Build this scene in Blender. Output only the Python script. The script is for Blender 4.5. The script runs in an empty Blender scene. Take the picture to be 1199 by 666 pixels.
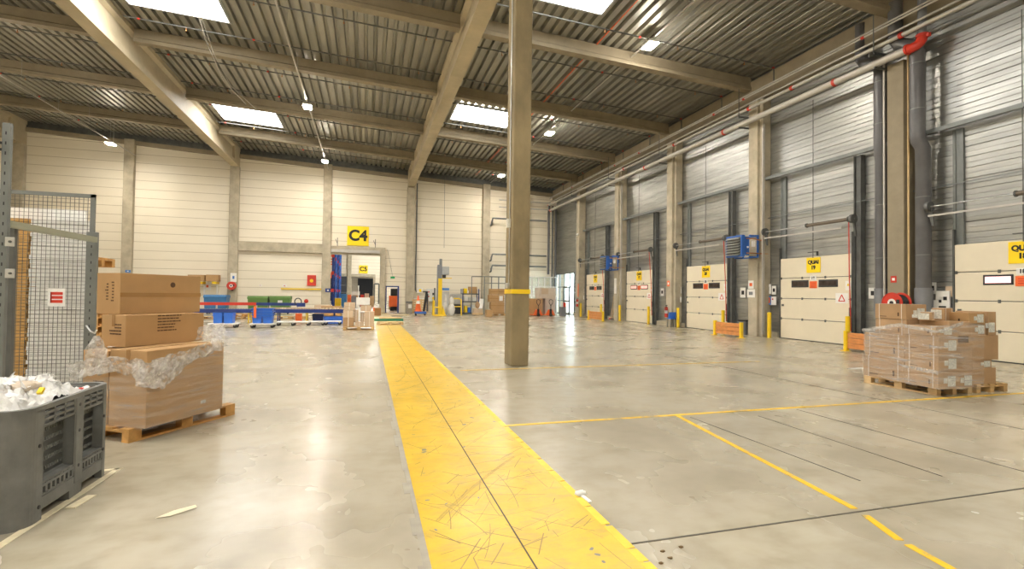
import bpy, math, random
from mathutils import Vector, Matrix, noise
random.seed(7)
PI = math.pi
C = bpy.context.scene.collection

# ================================================================ camera
RW = Matrix(((0.960405, -0.018063, -0.278022), (-0.278306, -0.015762, -0.960363), (0.012964, 0.999713, -0.020165)))
EYE = Vector((0, 0, 1.6)); FPX = 584.9
cd = bpy.data.cameras.new('camera'); cam = bpy.data.objects.new('camera', cd); C.objects.link(cam)
cd.sensor_fit = 'HORIZONTAL'; cd.sensor_width = 36; cd.lens = FPX / 1199 * 36; cd.clip_end = 400; cd.clip_start = .05
cam.matrix_world = Matrix.Translation(EYE) @ RW.to_4x4()
bpy.context.scene.camera = cam
def ray(px, py): return RW @ Vector((px - 599.5, -(py - 333), -FPX))
def at(px, py, Y): r = ray(px, py); return EYE + r * (Y / r.y)
def atx(px, py, X): r = ray(px, py); return EYE + r * (X / r.x)
def fl(px, py, z=0): r = ray(px, py); return EYE + r * ((z - 1.6) / r.z)

# ================================================================ materials
MATS = {}
def nodes(name):
    m = bpy.data.materials.new(name); m.use_nodes = True; nt = m.node_tree
    for n in list(nt.nodes): nt.nodes.remove(n)
    o = nt.nodes.new('ShaderNodeOutputMaterial'); b = nt.nodes.new('ShaderNodeBsdfPrincipled')
    nt.links.new(b.outputs[0], o.inputs[0]); return m, nt, b, o
def N(nt, t, **k):
    n = nt.nodes.new(t)
    for a, v in k.items(): setattr(n, a, v)
    return n
def L(nt, a, b): nt.links.new(a, b)
def coords(nt, scale=(1, 1, 1)):
    tc = N(nt, 'ShaderNodeTexCoord'); mp = N(nt, 'ShaderNodeMapping'); mp.inputs['Scale'].default_value = scale
    L(nt, tc.outputs['Object'], mp.inputs[0]); return mp.outputs[0]
def noise_n(nt, vec, scale, detail=3, rough=.6):
    n = N(nt, 'ShaderNodeTexNoise'); n.inputs['Scale'].default_value = scale; n.inputs['Detail'].default_value = detail
    n.inputs['Roughness'].default_value = rough; L(nt, vec, n.inputs['Vector']); return n.outputs[0]
def ramp(nt, fac, stops, smooth=False):
    r = N(nt, 'ShaderNodeValToRGB'); e = r.color_ramp.elements
    if smooth: r.color_ramp.interpolation = 'B_SPLINE'
    while len(e) < len(stops): e.new(.5)
    for i, (p, c) in enumerate(stops): e[i].position = p; e[i].color = c if len(c) == 4 else (*c, 1)
    L(nt, fac, r.inputs[0]); return r.outputs[0]
def mixc(nt, fac, a, b, mode='MIX'):
    m = N(nt, 'ShaderNodeMix', data_type='RGBA', blend_type=mode)
    for s, v in ((m.inputs[0], fac), (m.inputs[6], a), (m.inputs[7], b)):
        if hasattr(v, 'is_output') or hasattr(v, 'links'): L(nt, v, s)
        else: s.default_value = v if isinstance(v, (int, float)) else (*v, 1)
    return m.outputs[2]
def bumpn(nt, b, h, strength=.3, dist=.01):
    n = N(nt, 'ShaderNodeBump'); n.inputs['Strength'].default_value = strength; n.inputs['Distance'].default_value = dist
    L(nt, h, n.inputs['Height']); L(nt, n.outputs[0], b.inputs['Normal'])
def mt(name, col, rough=.6, metal=0., var=.08, vs=3., bump=0., bs=30., emit=0., scale=(1, 1, 1), detail=3):
    if name in MATS: return MATS[name]
    m, nt, b, o = nodes(name)
    b.inputs['Roughness'].default_value = rough; b.inputs['Metallic'].default_value = metal
    v = coords(nt, scale); n = noise_n(nt, v, vs, detail)
    c0 = tuple(max(0, x * (1 - var)) for x in col); c1 = tuple(min(1, x * (1 + var)) for x in col)
    c = ramp(nt, n, [(.3, c0), (.7, c1)]); L(nt, c, b.inputs['Base Color'])
    if bump: bumpn(nt, b, noise_n(nt, v, bs), bump)
    if emit:
        L(nt, c, b.inputs['Emission Color']); b.inputs['Emission Strength'].default_value = emit
    MATS[name] = m; return m

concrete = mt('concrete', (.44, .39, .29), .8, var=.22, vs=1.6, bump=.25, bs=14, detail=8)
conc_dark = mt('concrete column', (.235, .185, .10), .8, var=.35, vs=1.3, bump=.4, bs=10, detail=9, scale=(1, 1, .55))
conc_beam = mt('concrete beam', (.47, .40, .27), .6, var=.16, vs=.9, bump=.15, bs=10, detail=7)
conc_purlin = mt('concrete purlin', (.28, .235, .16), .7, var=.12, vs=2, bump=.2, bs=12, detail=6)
black = mt('black plastic', (.02, .02, .022), .45); dark = mt('dark steel', (.12, .125, .12), .45, .4, var=.2)
steelp = mt('grey painted steel', (.19, .205, .20), .45, .3, var=.12); galv = mt('galvanised steel', (.55, .56, .55), .38, .9, var=.12, vs=8)
lightpipe = mt('pale pipe', (.50, .48, .44), .42, .25, var=.08); pvc = mt('dark grey pipe', (.115, .115, .12), .38, var=.15, vs=2)
pvcl = mt('mid grey sleeve', (.20, .21, .225), .5, var=.1)
red = mt('red paint', (.60, .04, .02), .4); orange = mt('orange plastic', (.85, .15, .03), .45)
yellow = mt('yellow paint', (.85, .58, .012), .45, var=.06); signy = mt('sign yellow', (.95, .67, .0), .5, var=.02)
blue = mt('blue paint', (.03, .13, .48), .42, var=.12); navy = mt('navy steel', (.015, .04, .20), .4, var=.12)
crateb = mt('blue crate', (.04, .18, .72), .42); binblue = mt('blue bin', (.04, .17, .38), .5); green = mt('green bin', (.11, .22, .055), .5, var=.1)
white = mt('white', (.80, .79, .75), .5, var=.04); paper = mt('paper', (.82, .82, .80), .7, var=.05, vs=9, bump=.6, bs=6)
doorc = mt('door cream', (.72, .65, .50), .42, var=.03, vs=1.5); ink = mt('ink', (.012, .012, .012), .6)
card = mt('cardboard', (.42, .265, .135), .75, var=.08, vs=4, bump=.12, bs=40)
card2 = mt('warm cardboard', (.44, .265, .115), .72, var=.07, vs=3, bump=.1, bs=40)
card3 = mt('pale cardboard', (.44, .285, .155), .75, var=.1, vs=3, bump=.1, bs=40)
cardfar = mt('pale carton', (.60, .46, .32), .75, var=.06)
tape = mt('packing tape', (.36, .20, .075), .25, var=.05); inkbrown = mt('carton print', (.09, .045, .02), .8)
wood = mt('pallet wood', (.56, .36, .15), .7, var=.3, vs=5, bump=.3, bs=25, scale=(1, 1, 4)); woodr = mt('orange plank', (.60, .24, .07), .55, var=.2, vs=5, scale=(4, 1, 4))
woodl = mt('pale timber', (.66, .47, .24), .6, var=.12, vs=4)
boxg = mt('grey box plastic', (.145, .148, .138), .48, var=.22, vs=5, bump=.2, bs=8, detail=8)
rubber = mt('rubber', (.02, .02, .02), .8); tapew = mt('floor tape', (.72, .64, .44), .6, var=.15, vs=8)
strap = mt('white strap', (.75, .68, .60), .4); labelm = mt('sticker', (.62, .62, .56), .5, var=.25, vs=40)
darkglass = mt('dark window', (.05, .035, .03), .12, var=.4, vs=6)
foam = mt('white sheet', (.78, .78, .76), .6, var=.05, vs=6, bump=.3, bs=5); brownsheet = mt('brown board edge', (.60, .36, .12), .75, var=.2, vs=10, scale=(1, 1, 6))
copper = mt('copper', (.6, .28, .12), .3, .9); bluesign = mt('blue sign', (.05, .20, .55), .5); greens = mt('green sign', (.02, .35, .12), .5)
springm = mt('spring steel', (.17, .14, .11), .5, .5); crank = mt('dark roller', (.03, .03, .03), .5); tarp = mt('dark curtain', (.045, .05, .06), .7)

def emis(name, col, s):
    m, nt, b, o = nodes(name); b.inputs['Base Color'].default_value = (*col, 1); b.inputs['Emission Color'].default_value = (*col, 1)
    b.inputs['Emission Strength'].default_value = s; b.inputs['Roughness'].default_value = .5; MATS[name] = m; return m
SKYL = 14.0
skylm = emis('skylight panel', (1, .98, .95), SKYL); lampm = emis('lamp diffuser', (1, .92, .80), 330.)
pinkm = emis('lit pink pane', (1, .62, .62), .75); dayl = emis('daylight beyond glass', (.85, .95, 1), 5.5)

def glass_mat():
    m, nt, b, o = nodes('glass'); b.inputs['Base Color'].default_value = (.9, .96, .97, 1); b.inputs['Roughness'].default_value = .02
    t = N(nt, 'ShaderNodeBsdfTransparent'); t.inputs[0].default_value = (.93, .97, .98, 1); g = N(nt, 'ShaderNodeBsdfGlossy'); g.inputs['Roughness'].default_value = .03
    x = N(nt, 'ShaderNodeMixShader'); x.inputs[0].default_value = .1; L(nt, t.outputs[0], x.inputs[1]); L(nt, g.outputs[0], x.inputs[2]); L(nt, x.outputs[0], o.inputs[0]); return m
glass = glass_mat()
def film_mat(name, base, amt, scale):
    m, nt, b, o = nodes(name); v = coords(nt, scale)
    b.inputs['Base Color'].default_value = (.82, .80, .76, 1); b.inputs['Roughness'].default_value = .16; b.inputs['Specular IOR Level'].default_value = .9
    n = noise_n(nt, v, 2.2, 6, .65); n2 = noise_n(nt, v, 7, 4)
    bumpn(nt, b, n2, .9, .03)
    t = N(nt, 'ShaderNodeBsdfTransparent'); x = N(nt, 'ShaderNodeMixShader')
    f = ramp(nt, n, [(.40, (base,) * 3), (.62, (base + amt * .45,) * 3), (.74, (min(1, base + amt),) * 3)])
    L(nt, f, x.inputs[0]); L(nt, t.outputs[0], x.inputs[1]); L(nt, b.outputs[0], x.inputs[2]); L(nt, x.outputs[0], o.inputs[0]); return m
film = film_mat('stretch film', .06, .5, (.6, .6, 9)); filmc = film_mat('crumpled film', .30, .65, (6, 6, 6))

def floor_mat():
    m, nt, b, o = nodes('polished concrete floor'); v = coords(nt)
    a = noise_n(nt, v, .30, 4, .5); c = noise_n(nt, coords(nt, (1, .8, 1)), .8, 4, .55); d = noise_n(nt, v, 5, 3, .5); e = noise_n(nt, coords(nt, (.55, 1.2, 1)), 1.9, 4, .55)
    x = ramp(nt, a, [(.25, (.40, .362, .280)), (.75, (.50, .454, .355))], True)
    x = mixc(nt, 1., x, ramp(nt, c, [(.2, (.62, .60, .54)), (.48, (.95, .945, .93)), (.8, (1.1, 1.1, 1.09))], True), 'MULTIPLY')
    x = mixc(nt, 1., x, ramp(nt, e, [(.2, (.70, .68, .62)), (.5, (1, 1, 1)), (.8, (1.08, 1.08, 1.07))], True), 'MULTIPLY')
    x = mixc(nt, .8, x, ramp(nt, d, [(.2, (.76, .74, .70)), (.5, (1, 1, 1)), (.9, (1.05, 1.05, 1.05))], True), 'MULTIPLY')
    L(nt, x, b.inputs['Base Color']); L(nt, ramp(nt, c, [(.2, (.36,) * 3), (.8, (.17,) * 3)], True), b.inputs['Roughness'])
    b.inputs['Specular IOR Level'].default_value = .6; bumpn(nt, b, noise_n(nt, v, 2.0, 3), .08, .01); return m
def paint_mat():
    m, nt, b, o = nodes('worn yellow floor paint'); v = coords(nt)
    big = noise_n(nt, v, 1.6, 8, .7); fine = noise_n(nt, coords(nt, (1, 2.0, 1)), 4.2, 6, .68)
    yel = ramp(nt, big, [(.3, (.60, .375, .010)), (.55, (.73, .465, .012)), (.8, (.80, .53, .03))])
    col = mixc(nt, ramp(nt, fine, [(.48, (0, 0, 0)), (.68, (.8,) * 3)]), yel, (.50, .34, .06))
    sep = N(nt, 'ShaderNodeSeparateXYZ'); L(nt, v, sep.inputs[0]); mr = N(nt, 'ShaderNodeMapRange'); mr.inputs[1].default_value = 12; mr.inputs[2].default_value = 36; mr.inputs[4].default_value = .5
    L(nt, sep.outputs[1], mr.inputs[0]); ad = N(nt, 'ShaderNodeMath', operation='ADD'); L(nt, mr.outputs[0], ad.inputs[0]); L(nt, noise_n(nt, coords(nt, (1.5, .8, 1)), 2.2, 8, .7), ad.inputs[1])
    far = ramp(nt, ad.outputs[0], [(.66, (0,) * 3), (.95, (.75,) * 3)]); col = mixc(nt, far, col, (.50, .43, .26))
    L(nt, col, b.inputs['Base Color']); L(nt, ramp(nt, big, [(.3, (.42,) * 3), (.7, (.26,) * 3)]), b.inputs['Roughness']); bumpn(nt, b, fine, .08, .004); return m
def line_mat():
    m, nt, b, o = nodes('thin yellow line'); v = coords(nt); n = noise_n(nt, v, 4, 6, .7)
    L(nt, ramp(nt, n, [(.36, (.45, .36, .16)), (.44, (.83, .52, .02))]), b.inputs['Base Color']); b.inputs['Roughness'].default_value = .4; return m
def clad_mat():
    m, nt, b, o = nodes('galvanised cladding'); v = coords(nt, (1, .25, 3)); n = noise_n(nt, v, 1.6, 7, .65); n2 = noise_n(nt, coords(nt), 14, 3)
    c = ramp(nt, n, [(.3, (.30, .305, .29)), (.7, (.48, .485, .46))]); L(nt, c, b.inputs['Base Color'])
    b.inputs['Metallic'].default_value = .82; L(nt, ramp(nt, n, [(.3, (.46,) * 3), (.7, (.32,) * 3)]), b.inputs['Roughness']); bumpn(nt, b, n2, .08, .01); return m
def deck_mat():
    m, nt, b, o = nodes('galvanised roof deck'); v = coords(nt, (1.3, .18, 1)); n = noise_n(nt, v, 1.4, 6, .6)
    c = ramp(nt, n, [(.3, (.24, .235, .20)), (.7, (.42, .40, .335))]); L(nt, c, b.inputs['Base Color']); b.inputs['Metallic'].default_value = .55; b.inputs['Roughness'].default_value = .42; return m
def panel_mat():
    m, nt, b, o = nodes('cream wall panels'); v = coords(nt); n = noise_n(nt, coords(nt, (.4, 1, 1)), .6, 5)
    base = ramp(nt, n, [(.3, (.76, .695, .56)), (.7, (.82, .755, .62))])
    sep = N(nt, 'ShaderNodeSeparateXYZ'); L(nt, v, sep.inputs[0]); md = N(nt, 'ShaderNodeMath', operation='MODULO'); md.inputs[1].default_value = .625
    L(nt, sep.outputs[2], md.inputs[0]); lt = N(nt, 'ShaderNodeMath', operation='LESS_THAN'); lt.inputs[1].default_value = .035; L(nt, md.outputs[0], lt.inputs[0])
    L(nt, mixc(nt, lt.outputs[0], base, (.50, .43, .31)), b.inputs['Base Color']); b.inputs['Roughness'].default_value = .5; return m
floorm = floor_mat(); paintm = paint_mat(); linem = line_mat(); cladm = clad_mat(); deckm = deck_mat(); panelm = panel_mat()

# ================================================================ mesh building
class B:
    def __init__(s): s.v = []; s.f = []; s.sm = []
    def add(s, vs, fs, smooth=False):
        k = len(s.v); s.v += [tuple(x) for x in vs]; s.f += [tuple(i + k for i in f) for f in fs]; s.sm += [smooth] * len(fs); return s
    def box(s, x0, x1, y0, y1, z0, z1):
        vs = [(x, y, z) for z in (z0, z1) for y in (y0, y1) for x in (x0, x1)]
        return s.add(vs, [(0, 2, 3, 1), (4, 5, 7, 6), (0, 1, 5, 4), (2, 6, 7, 3), (0, 4, 6, 2), (1, 3, 7, 5)])
    def cb(s, c, d, rz=0, M=None):
        k = len(s.v); s.box(-d[0]/2, d[0]/2, -d[1]/2, d[1]/2, -d[2]/2, d[2]/2)
        m = Matrix.Translation(Vector(c)) @ (M if M is not None else Matrix.Rotation(rz, 4, 'Z'))
        for i in range(k, len(s.v)): s.v[i] = tuple(m @ Vector(s.v[i]))
        return s
    def bar(s, p, q, w, h=None):
        p, q = Vector(p), Vector(q); h = h or w; d = q - p; ln = d.length; d.normalize()
        up = Vector((0, 0, 1)) if abs(d.z) < .99 else Vector((0, 1, 0)); a = d.cross(up).normalized(); b = a.cross(d)
        vs = [x + a * sx * w/2 + b * sy * h/2 for x in (p, q) for sx, sy in ((-1, -1), (1, -1), (1, 1), (-1, 1))]
        return s.add(vs, [(0, 1, 2, 3), (7, 6, 5, 4), (0, 4, 5, 1), (1, 5, 6, 2), (2, 6, 7, 3), (3, 7, 4, 0)])
    def cyl(s, p, q, r, r2=None, n=12, cap=True):
        p, q = Vector(p), Vector(q); r2 = r if r2 is None else r2; d = (q - p).normalized()
        up = Vector((0, 0, 1)) if abs(d.z) < .9 else Vector((1, 0, 0)); a = d.cross(up).normalized(); b = a.cross(d)
        vs = [x + (a * math.cos(2*PI*i/n) + b * math.sin(2*PI*i/n)) * rr for x, rr in ((p, r), (q, r2)) for i in range(n)]
        s.add(vs, [(i, i + n, (i+1) % n + n, (i+1) % n) for i in range(n)], True)
        if cap: s.add(vs[:n], [tuple(range(n))]); s.add(vs[n:], [tuple(reversed(range(n)))])
        return s
    def tube(s, pts, r, n=10, close=False):
        pts = [Vector(p) for p in pts]; rings = []; up = None
        for i, p in enumerate(pts):
            a = pts[i-1] if i else (pts[-1] if close else p); b = pts[i+1] if i < len(pts)-1 else (pts[0] if close else p)
            d = (b - a).normalized()
            if up is None:
                up = Vector((0, 0, 1)) if abs(d.z) < .9 else Vector((1, 0, 0))
            x = d.cross(up)
            if x.length < 1e-4: x = d.cross(Vector((0.3, 1, .2)))
            x.normalize(); y = x.cross(d); up = y
            rings.append([p + (x * math.cos(2*PI*k/n) + y * math.sin(2*PI*k/n)) * r for k in range(n)])
        vs = [v for rg in rings for v in rg]; m = len(rings); fs = []
        for i in range(m if close else m-1):
            j = (i+1) % m; fs += [(i*n+k, i*n+(k+1) % n, j*n+(k+1) % n, j*n+k) for k in range(n)]
        s.add(vs, fs, True)
        if not close: s.add(rings[0], [tuple(reversed(range(n)))]); s.add(rings[-1], [tuple(range(n))])
        return s
    def prism(s, pts, axis, a0, a1):
        # pts: 2D outline; axis 'x','y','z' is the extrusion
        f = {'x': lambda p, a: (a, p[0], p[1]), 'y': lambda p, a: (p[0], a, p[1]), 'z': lambda p, a: (p[0], p[1], a)}[axis]
        n = len(pts); vs = [f(p, a) for a in (a0, a1) for p in pts]
        return s.add(vs, [tuple(range(n)), tuple(range(2*n-1, n-1, -1))] + [(i, i+n, (i+1) % n + n, (i+1) % n) for i in range(n)])
    def sphere(s, c, r, sx=1, sy=1, sz=1, n=12, m=8, jit=0):
        vs = []; 
        for j in range(m+1):
            t = PI*j/m
            for i in range(n):
                q = 1 + (random.uniform(-jit, jit) if jit else 0)
                vs.append((c[0]+r*sx*q*math.sin(t)*math.cos(2*PI*i/n), c[1]+r*sy*q*math.sin(t)*math.sin(2*PI*i/n), c[2]+r*sz*q*math.cos(t)))
        return s.add(vs, [(j*n+i, (j+1)*n+i, (j+1)*n+(i+1) % n, j*n+(i+1) % n) for j in range(m) for i in range(n)], True)
def mesh(name, b, mat, parent=None, bevel=0, loc=None, rz=0):
    me = bpy.data.meshes.new(name); me.from_pydata(b.v, [], b.f); me.update()
    for p, sm in zip(me.polygons, b.sm): p.use_smooth = sm
    me.materials.append(mat); o = bpy.data.objects.new(name, me); C.objects.link(o)
    import bmesh as _bm
    bm = _bm.new(); bm.from_mesh(me); _bm.ops.recalc_face_normals(bm, faces=bm.faces); bm.to_mesh(me); bm.free()
    if bevel:
        md = o.modifiers.new('bevel', 'BEVEL'); md.width = bevel; md.segments = 2; md.limit_method = 'ANGLE'
    if parent: o.parent = parent
    if loc is not None: o.location = loc; o.rotation_euler = (0, 0, rz)
    return o
def tag(o, label, cat=None, group=None, kind=None):
    if label: o['label'] = label
    if cat: o['category'] = cat
    if group: o['group'] = group
    if kind: o['kind'] = kind
    return o
def thing(name, label, cat, loc=(0, 0, 0), rz=0, group=None, kind=None):
    o = bpy.data.objects.new(name, None); C.objects.link(o); o.location = loc; o.rotation_euler = (0, 0, rz); o.empty_display_size = .1
    return tag(o, label, cat, group, kind)
def struct(name, b, mat, label=None, cat=None, group=None, bevel=0): return tag(mesh(name, b, mat, bevel=bevel), label, cat, group, 'structure')
def solo(name, b, mat, label, cat, group=None, loc=None, rz=0, bevel=0): return tag(mesh(name, b, mat, loc=loc, rz=rz, bevel=bevel), label, cat, group)
def textp(name, body, size, mat, parent, loc, rot, extrude=.004, bold=.0):
    cu = bpy.data.curves.new(name, 'FONT'); cu.body = body; cu.size = size; cu.extrude = extrude; cu.offset = bold
    cu.align_x = 'CENTER'; cu.align_y = 'CENTER'; cu.space_line = 1.05; cu.materials.append(mat)
    tmp = bpy.data.objects.new('tmp', cu); me = bpy.data.meshes.new_from_object(tmp); bpy.data.objects.remove(tmp); me.name = name
    if not me.materials: me.materials.append(mat)
    o = bpy.data.objects.new(name, me); C.objects.link(o); o.parent = parent; o.location = loc; o.rotation_euler = rot; return o
TO_Y = (PI/2, 0, 0)            # reads towards a viewer at lower y
TO_X = (PI/2, 0, -PI/2)        # reads towards a viewer at lower x
def copies(root, name=None):
    def cp(o, par):
        c = o.copy(); C.objects.link(c); c.parent = par
        for ch in [x for x in bpy.data.objects if x.parent == o]: cp(ch, c)
        return c
    return cp(root, None)

# ================================================================ setting
YB = 41.5; XR = 16.0; XL = -24.2; Y0 = -12.0
def deckz(x): return 11.65 - .05 * (x - 3.3)
COLX = [-22.6, -16.3, -9.6, -3.1, 3.3, 9.6]; PUR = [5.4, 11.55, 17.7, 23.8, 29.9, 36.05]; COLY = [11.4, 17.3, 23.35, 29.3, 35.5]
struct('floor', B().box(XL - .3, XR + .6, Y0, 150, -.2, 0), floorm, 'polished grey concrete floor of the whole hall', 'floor')
# roof deck: trapezoid ribs running away from the camera
def deck(name, x0, x1, y0, y1, lab, zf):
    b = B(); p = .37; x = x0; prof = []
    while x < x1:
        for dx, dz in ((0, 0), (.20, 0), (.235, .13), (.335, .13)): prof.append((x + dx, zf(x) + dz))
        x += p
    prof.append((x, zf(x)))
    vs = [(a, y, z) for y in (y0, y1) for a, z in prof]; n = len(prof)
    b.add(vs, [(i, i+1, i+1+n, i+n) for i in range(n-1)])
    top = [(x0, y0, zf(x0)+.35), (x1, y0, zf(x1)+.35), (x1, y1, zf(x1)+.35), (x0, y1, zf(x0)+.35)]; b.add(top, [(0, 1, 2, 3)])
    me = bpy.data.meshes.new(name); me.from_pydata(b.v, [], b.f); me.materials.append(deckm); o = bpy.data.objects.new(name, me); C.objects.link(o)
    return tag(o, lab, 'ceiling', kind='structure')
deck('ceiling', XL, XR + .3, Y0, YB + .1, 'ribbed metal roof deck over the main hall', deckz)

# back wall with the two openings cut out
def wallpieces(b, y0, y1, x0, x1, z1, holes):
    xs = sorted({x0, x1, *[h[0] for h in holes], *[h[1] for h in holes]})
    for a, c in zip(xs, xs[1:]):
        z = 0
        for h in sorted(holes, key=lambda h: h[2]):
            if h[0] <= a and h[1] >= c:
                if h[2] > z: b.box(a, c, y0, y1, z, h[2])
                z = h[3]
        b.box(a, c, y0, y1, z, z1)
    return b
def topz(x): return deckz(x) - .42
bw = wallpieces(B(), YB, YB + .3, XL, XR + .3, 9.9, [(-2.8, .95, 0, 4.58), (1.5, 2.40, 0, 2.1)])
bw.prism([(XL, 9.9), (XR + .3, 9.9), (XR + .3, topz(XR)), (XL, topz(XL))], 'y', YB, YB + .3)
struct('wall_back', bw, panelm, 'cream panelled wall at the far end of the hall', 'wall')
struct('trim_1', B().prism([(XL, topz(XL) - .02), (XR, topz(XR) - .02), (XR, topz(XR) + .13), (XL, topz(XL) + .13)], 'y', YB - .12, YB - .02), dark, 'dark roof edge trim above the cream far wall', 'trim')
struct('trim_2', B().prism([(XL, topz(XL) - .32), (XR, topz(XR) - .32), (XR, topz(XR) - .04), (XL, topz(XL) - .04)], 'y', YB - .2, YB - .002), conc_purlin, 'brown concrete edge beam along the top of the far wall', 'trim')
struct('trim_3', B().prism([(XL, topz(XL)), (XR + .3, topz(XR)), (XR + .3, deckz(XR) + .3), (XL, deckz(XL) + .3)], 'y', YB + .02, YB + .32), dark, 'dark strip added to block light between the far wall and the roof deck', 'trim')  # added to stop world light leaking in over the wall
struct('wall_left', B().box(XL - .3, XL, Y0, YB, 0, 12.9), panelm, 'cream panelled side wall far to the left', 'wall')
struct('wall_behind', B().box(XL, XR + .3, Y0 - .3, Y0, 0, 12.9), panelm, 'cream wall behind the viewer', 'wall')
# metal tray cladding on the dock side, doors and corner glazing left open
def cladding(b, y0, y1, z0, z1, X=16.05):
    z = z0; prof = []
    while z < z1 - .02:
        for dz, dx in ((0, 0), (.008, .03), (.022, .03), (.03, 0), (.15, 0), (.155, .012), (.165, .012), (.17, 0), (.30, 0)):
            if z + dz <= z1: prof.append((X + dx, z + dz))
        z += .302
    prof.append((X, z1)); n = len(prof)
    b.add([(x, y, zz) for y in (y0, y1) for x, zz in prof], [(i, i+1, i+1+n, i+n) for i in range(n-1)])
DOORY = [8.52, 14.70, 20.84, 27.1, 33.17]; DW = 1.57; DH = 3.17
cb_ = B(); ys = [Y0]; 
for d in DOORY: ys += [d - DW, d + DW]
ys += [37.2, 41.15, YB]
for i in range(0, len(ys) - 1):
    inside = i % 2 == 1
    cladding(cb_, ys[i], ys[i+1], (3.45 if i == len(ys) - 3 + 0 and ys[i] == 37.2 else DH) if inside else .0, 10.2)
me = bpy.data.meshes.new('wall_right'); cb_.box(16.12, 16.3, Y0, 37.2, DH + .05, 10.4).box(16.12, 16.3, Y0, 6.9, 0, 10).box(16.12, 16.3, 37.2, YB, 3.46, 10.4)
for i in range(0, len(ys) - 3, 2): cb_.box(16.12, 16.3, ys[i], ys[i+1], 0, DH + .05)
me.from_pydata(cb_.v, [], cb_.f); me.materials.append(cladm); o = bpy.data.objects.new('wall_right', me); C.objects.link(o); tag(o, 'ribbed silver metal wall with the loading dock doors', 'wall', kind='structure')
kb = B()
for i in range(0, len(ys) - 3, 2): kb.box(15.93, 16.03, max(ys[i], 0) + .12, ys[i+1] - .12, 0, .22)
struct('baseboard_right', kb, concrete, 'low concrete kerb under the metal wall', 'kerb')

# columns
for i, x in enumerate(COLX):
    w = .62 if x != -22.6 else .6
    zt = 10.2 if x in (3.3,) else (10.85 if x == -9.6 else (11.3 if x == -22.6 else deckz(x) - .4))
    nm = ['behind the mesh cage at the far left', 'second from the left on the far wall', 'with the red hose reel on it', 'left of the big C4 sign', 'right of the narrow blue-framed door', 'behind the steel shelving in the corner'][i]
    struct('concrete_column', B().box(x - w/2, x + w/2, YB - .35, YB - .005, 0, zt), concrete, 'pale concrete column on the far wall, ' + nm, 'column', bevel=.02)
for i, y in enumerate(COLY):
    nm = ['between the two fat grey downpipes', 'carrying the nearer blue heater', 'beside the fire extinguisher and blue seat', 'carrying the farther blue heater', 'nearest the bright glazed corner'][i]
    b = B().box(15.5, 16.03, y - .25, y + .25, 0, 9.9 if i else 8.9)
    if 0 < i < 4: b.box(15.62, 16.03, y - .42, y - .25, 0, 9.9)
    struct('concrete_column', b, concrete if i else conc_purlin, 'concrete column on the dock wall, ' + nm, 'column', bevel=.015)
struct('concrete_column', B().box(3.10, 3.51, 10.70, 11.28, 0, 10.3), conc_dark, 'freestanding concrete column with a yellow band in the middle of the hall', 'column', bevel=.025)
solo('column_band', B().box(3.085, 3.525, 10.685, 11.295, 1.62, 1.72), yellow, 'painted yellow band round the freestanding middle column', 'band')
b = B().tube([(3.085, 10.92, 1.72), (3.085, 10.92, 10.2)], .014, 8); cz = thing('cable_conduit', 'thin grey conduit with two junction boxes on the middle column', 'conduit')
mesh('pipe', b, galv, cz); mesh('junction_box', B().box(3.02, 3.10, 10.86, 10.98, 3.12, 3.32), labelm, cz, .008); mesh('junction_box', B().box(3.02, 3.1, 10.86, 10.98, 1.74, 1.86), galv, cz, .008)

# main beams: tall I girders towards the far wall
def girder(x, zb, lab):
    h = deckz(x) - zb - .02; w = .27; t = .13
    full = [(-w, 0), (w, 0), (w, .26), (t, .40), (t, h - .32), (w, h - .2), (w, h), (-w, h), (-w, h - .2), (-t, h - .32), (-t, .40), (-w, .26)]
    b = B().prism([(x + a, zb + c) for a, c in full], 'y', Y0, 39.9)
    b.box(x - w, x + w, 39.9, YB, zb, zb + h)
    struct('roof_beam', b, conc_beam, lab, 'beam')
girder(-22.6, 11.3, 'main concrete roof beam over the far left edge')
girder(-9.6, 10.85, 'main concrete roof beam sweeping over the left half')
girder(3.3, 10.3, 'main concrete roof beam carried by the middle column')
# purlins
BX = [-22.6, -9.6, 3.3, 15.65]; side = ['far left bay', 'middle bay', 'dock side bay']
ords = ['first', 'second', 'third', 'fourth', 'fifth', 'sixth']
for j, y in enumerate(PUR):
    for k in range(3):
        x0, x1 = BX[k] + (.27 if k != 9 else 0), BX[k+1] - (.27 if k < 2 else .0)
        b = B(); vs = []
        for x in (x0, x1):
            zt = deckz(x) - .01; zb = zt - .56
            vs += [(x, y - .17, zb), (x, y + .17, zb), (x, y + .17, zb + .14), (x, y + .11, zb + .2), (x, y + .11, zt), (x, y - .11, zt), (x, y - .11, zb + .2), (x, y - .17, zb + .14)]
        b.add(vs, [tuple(range(8)), tuple(range(15, 7, -1))] + [(i, i+8, (i+1) % 8 + 8, (i+1) % 8) for i in range(8)])
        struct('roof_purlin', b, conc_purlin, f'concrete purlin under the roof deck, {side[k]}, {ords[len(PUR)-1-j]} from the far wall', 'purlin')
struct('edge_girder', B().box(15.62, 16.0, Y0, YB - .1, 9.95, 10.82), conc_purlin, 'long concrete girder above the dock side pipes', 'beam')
struct('edge_girder', B().box(15.86, 16.04, Y0, YB - .1, 10.84, 11.05), dark, 'dark gap strip above the concrete edge girder', 'beam')

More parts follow.
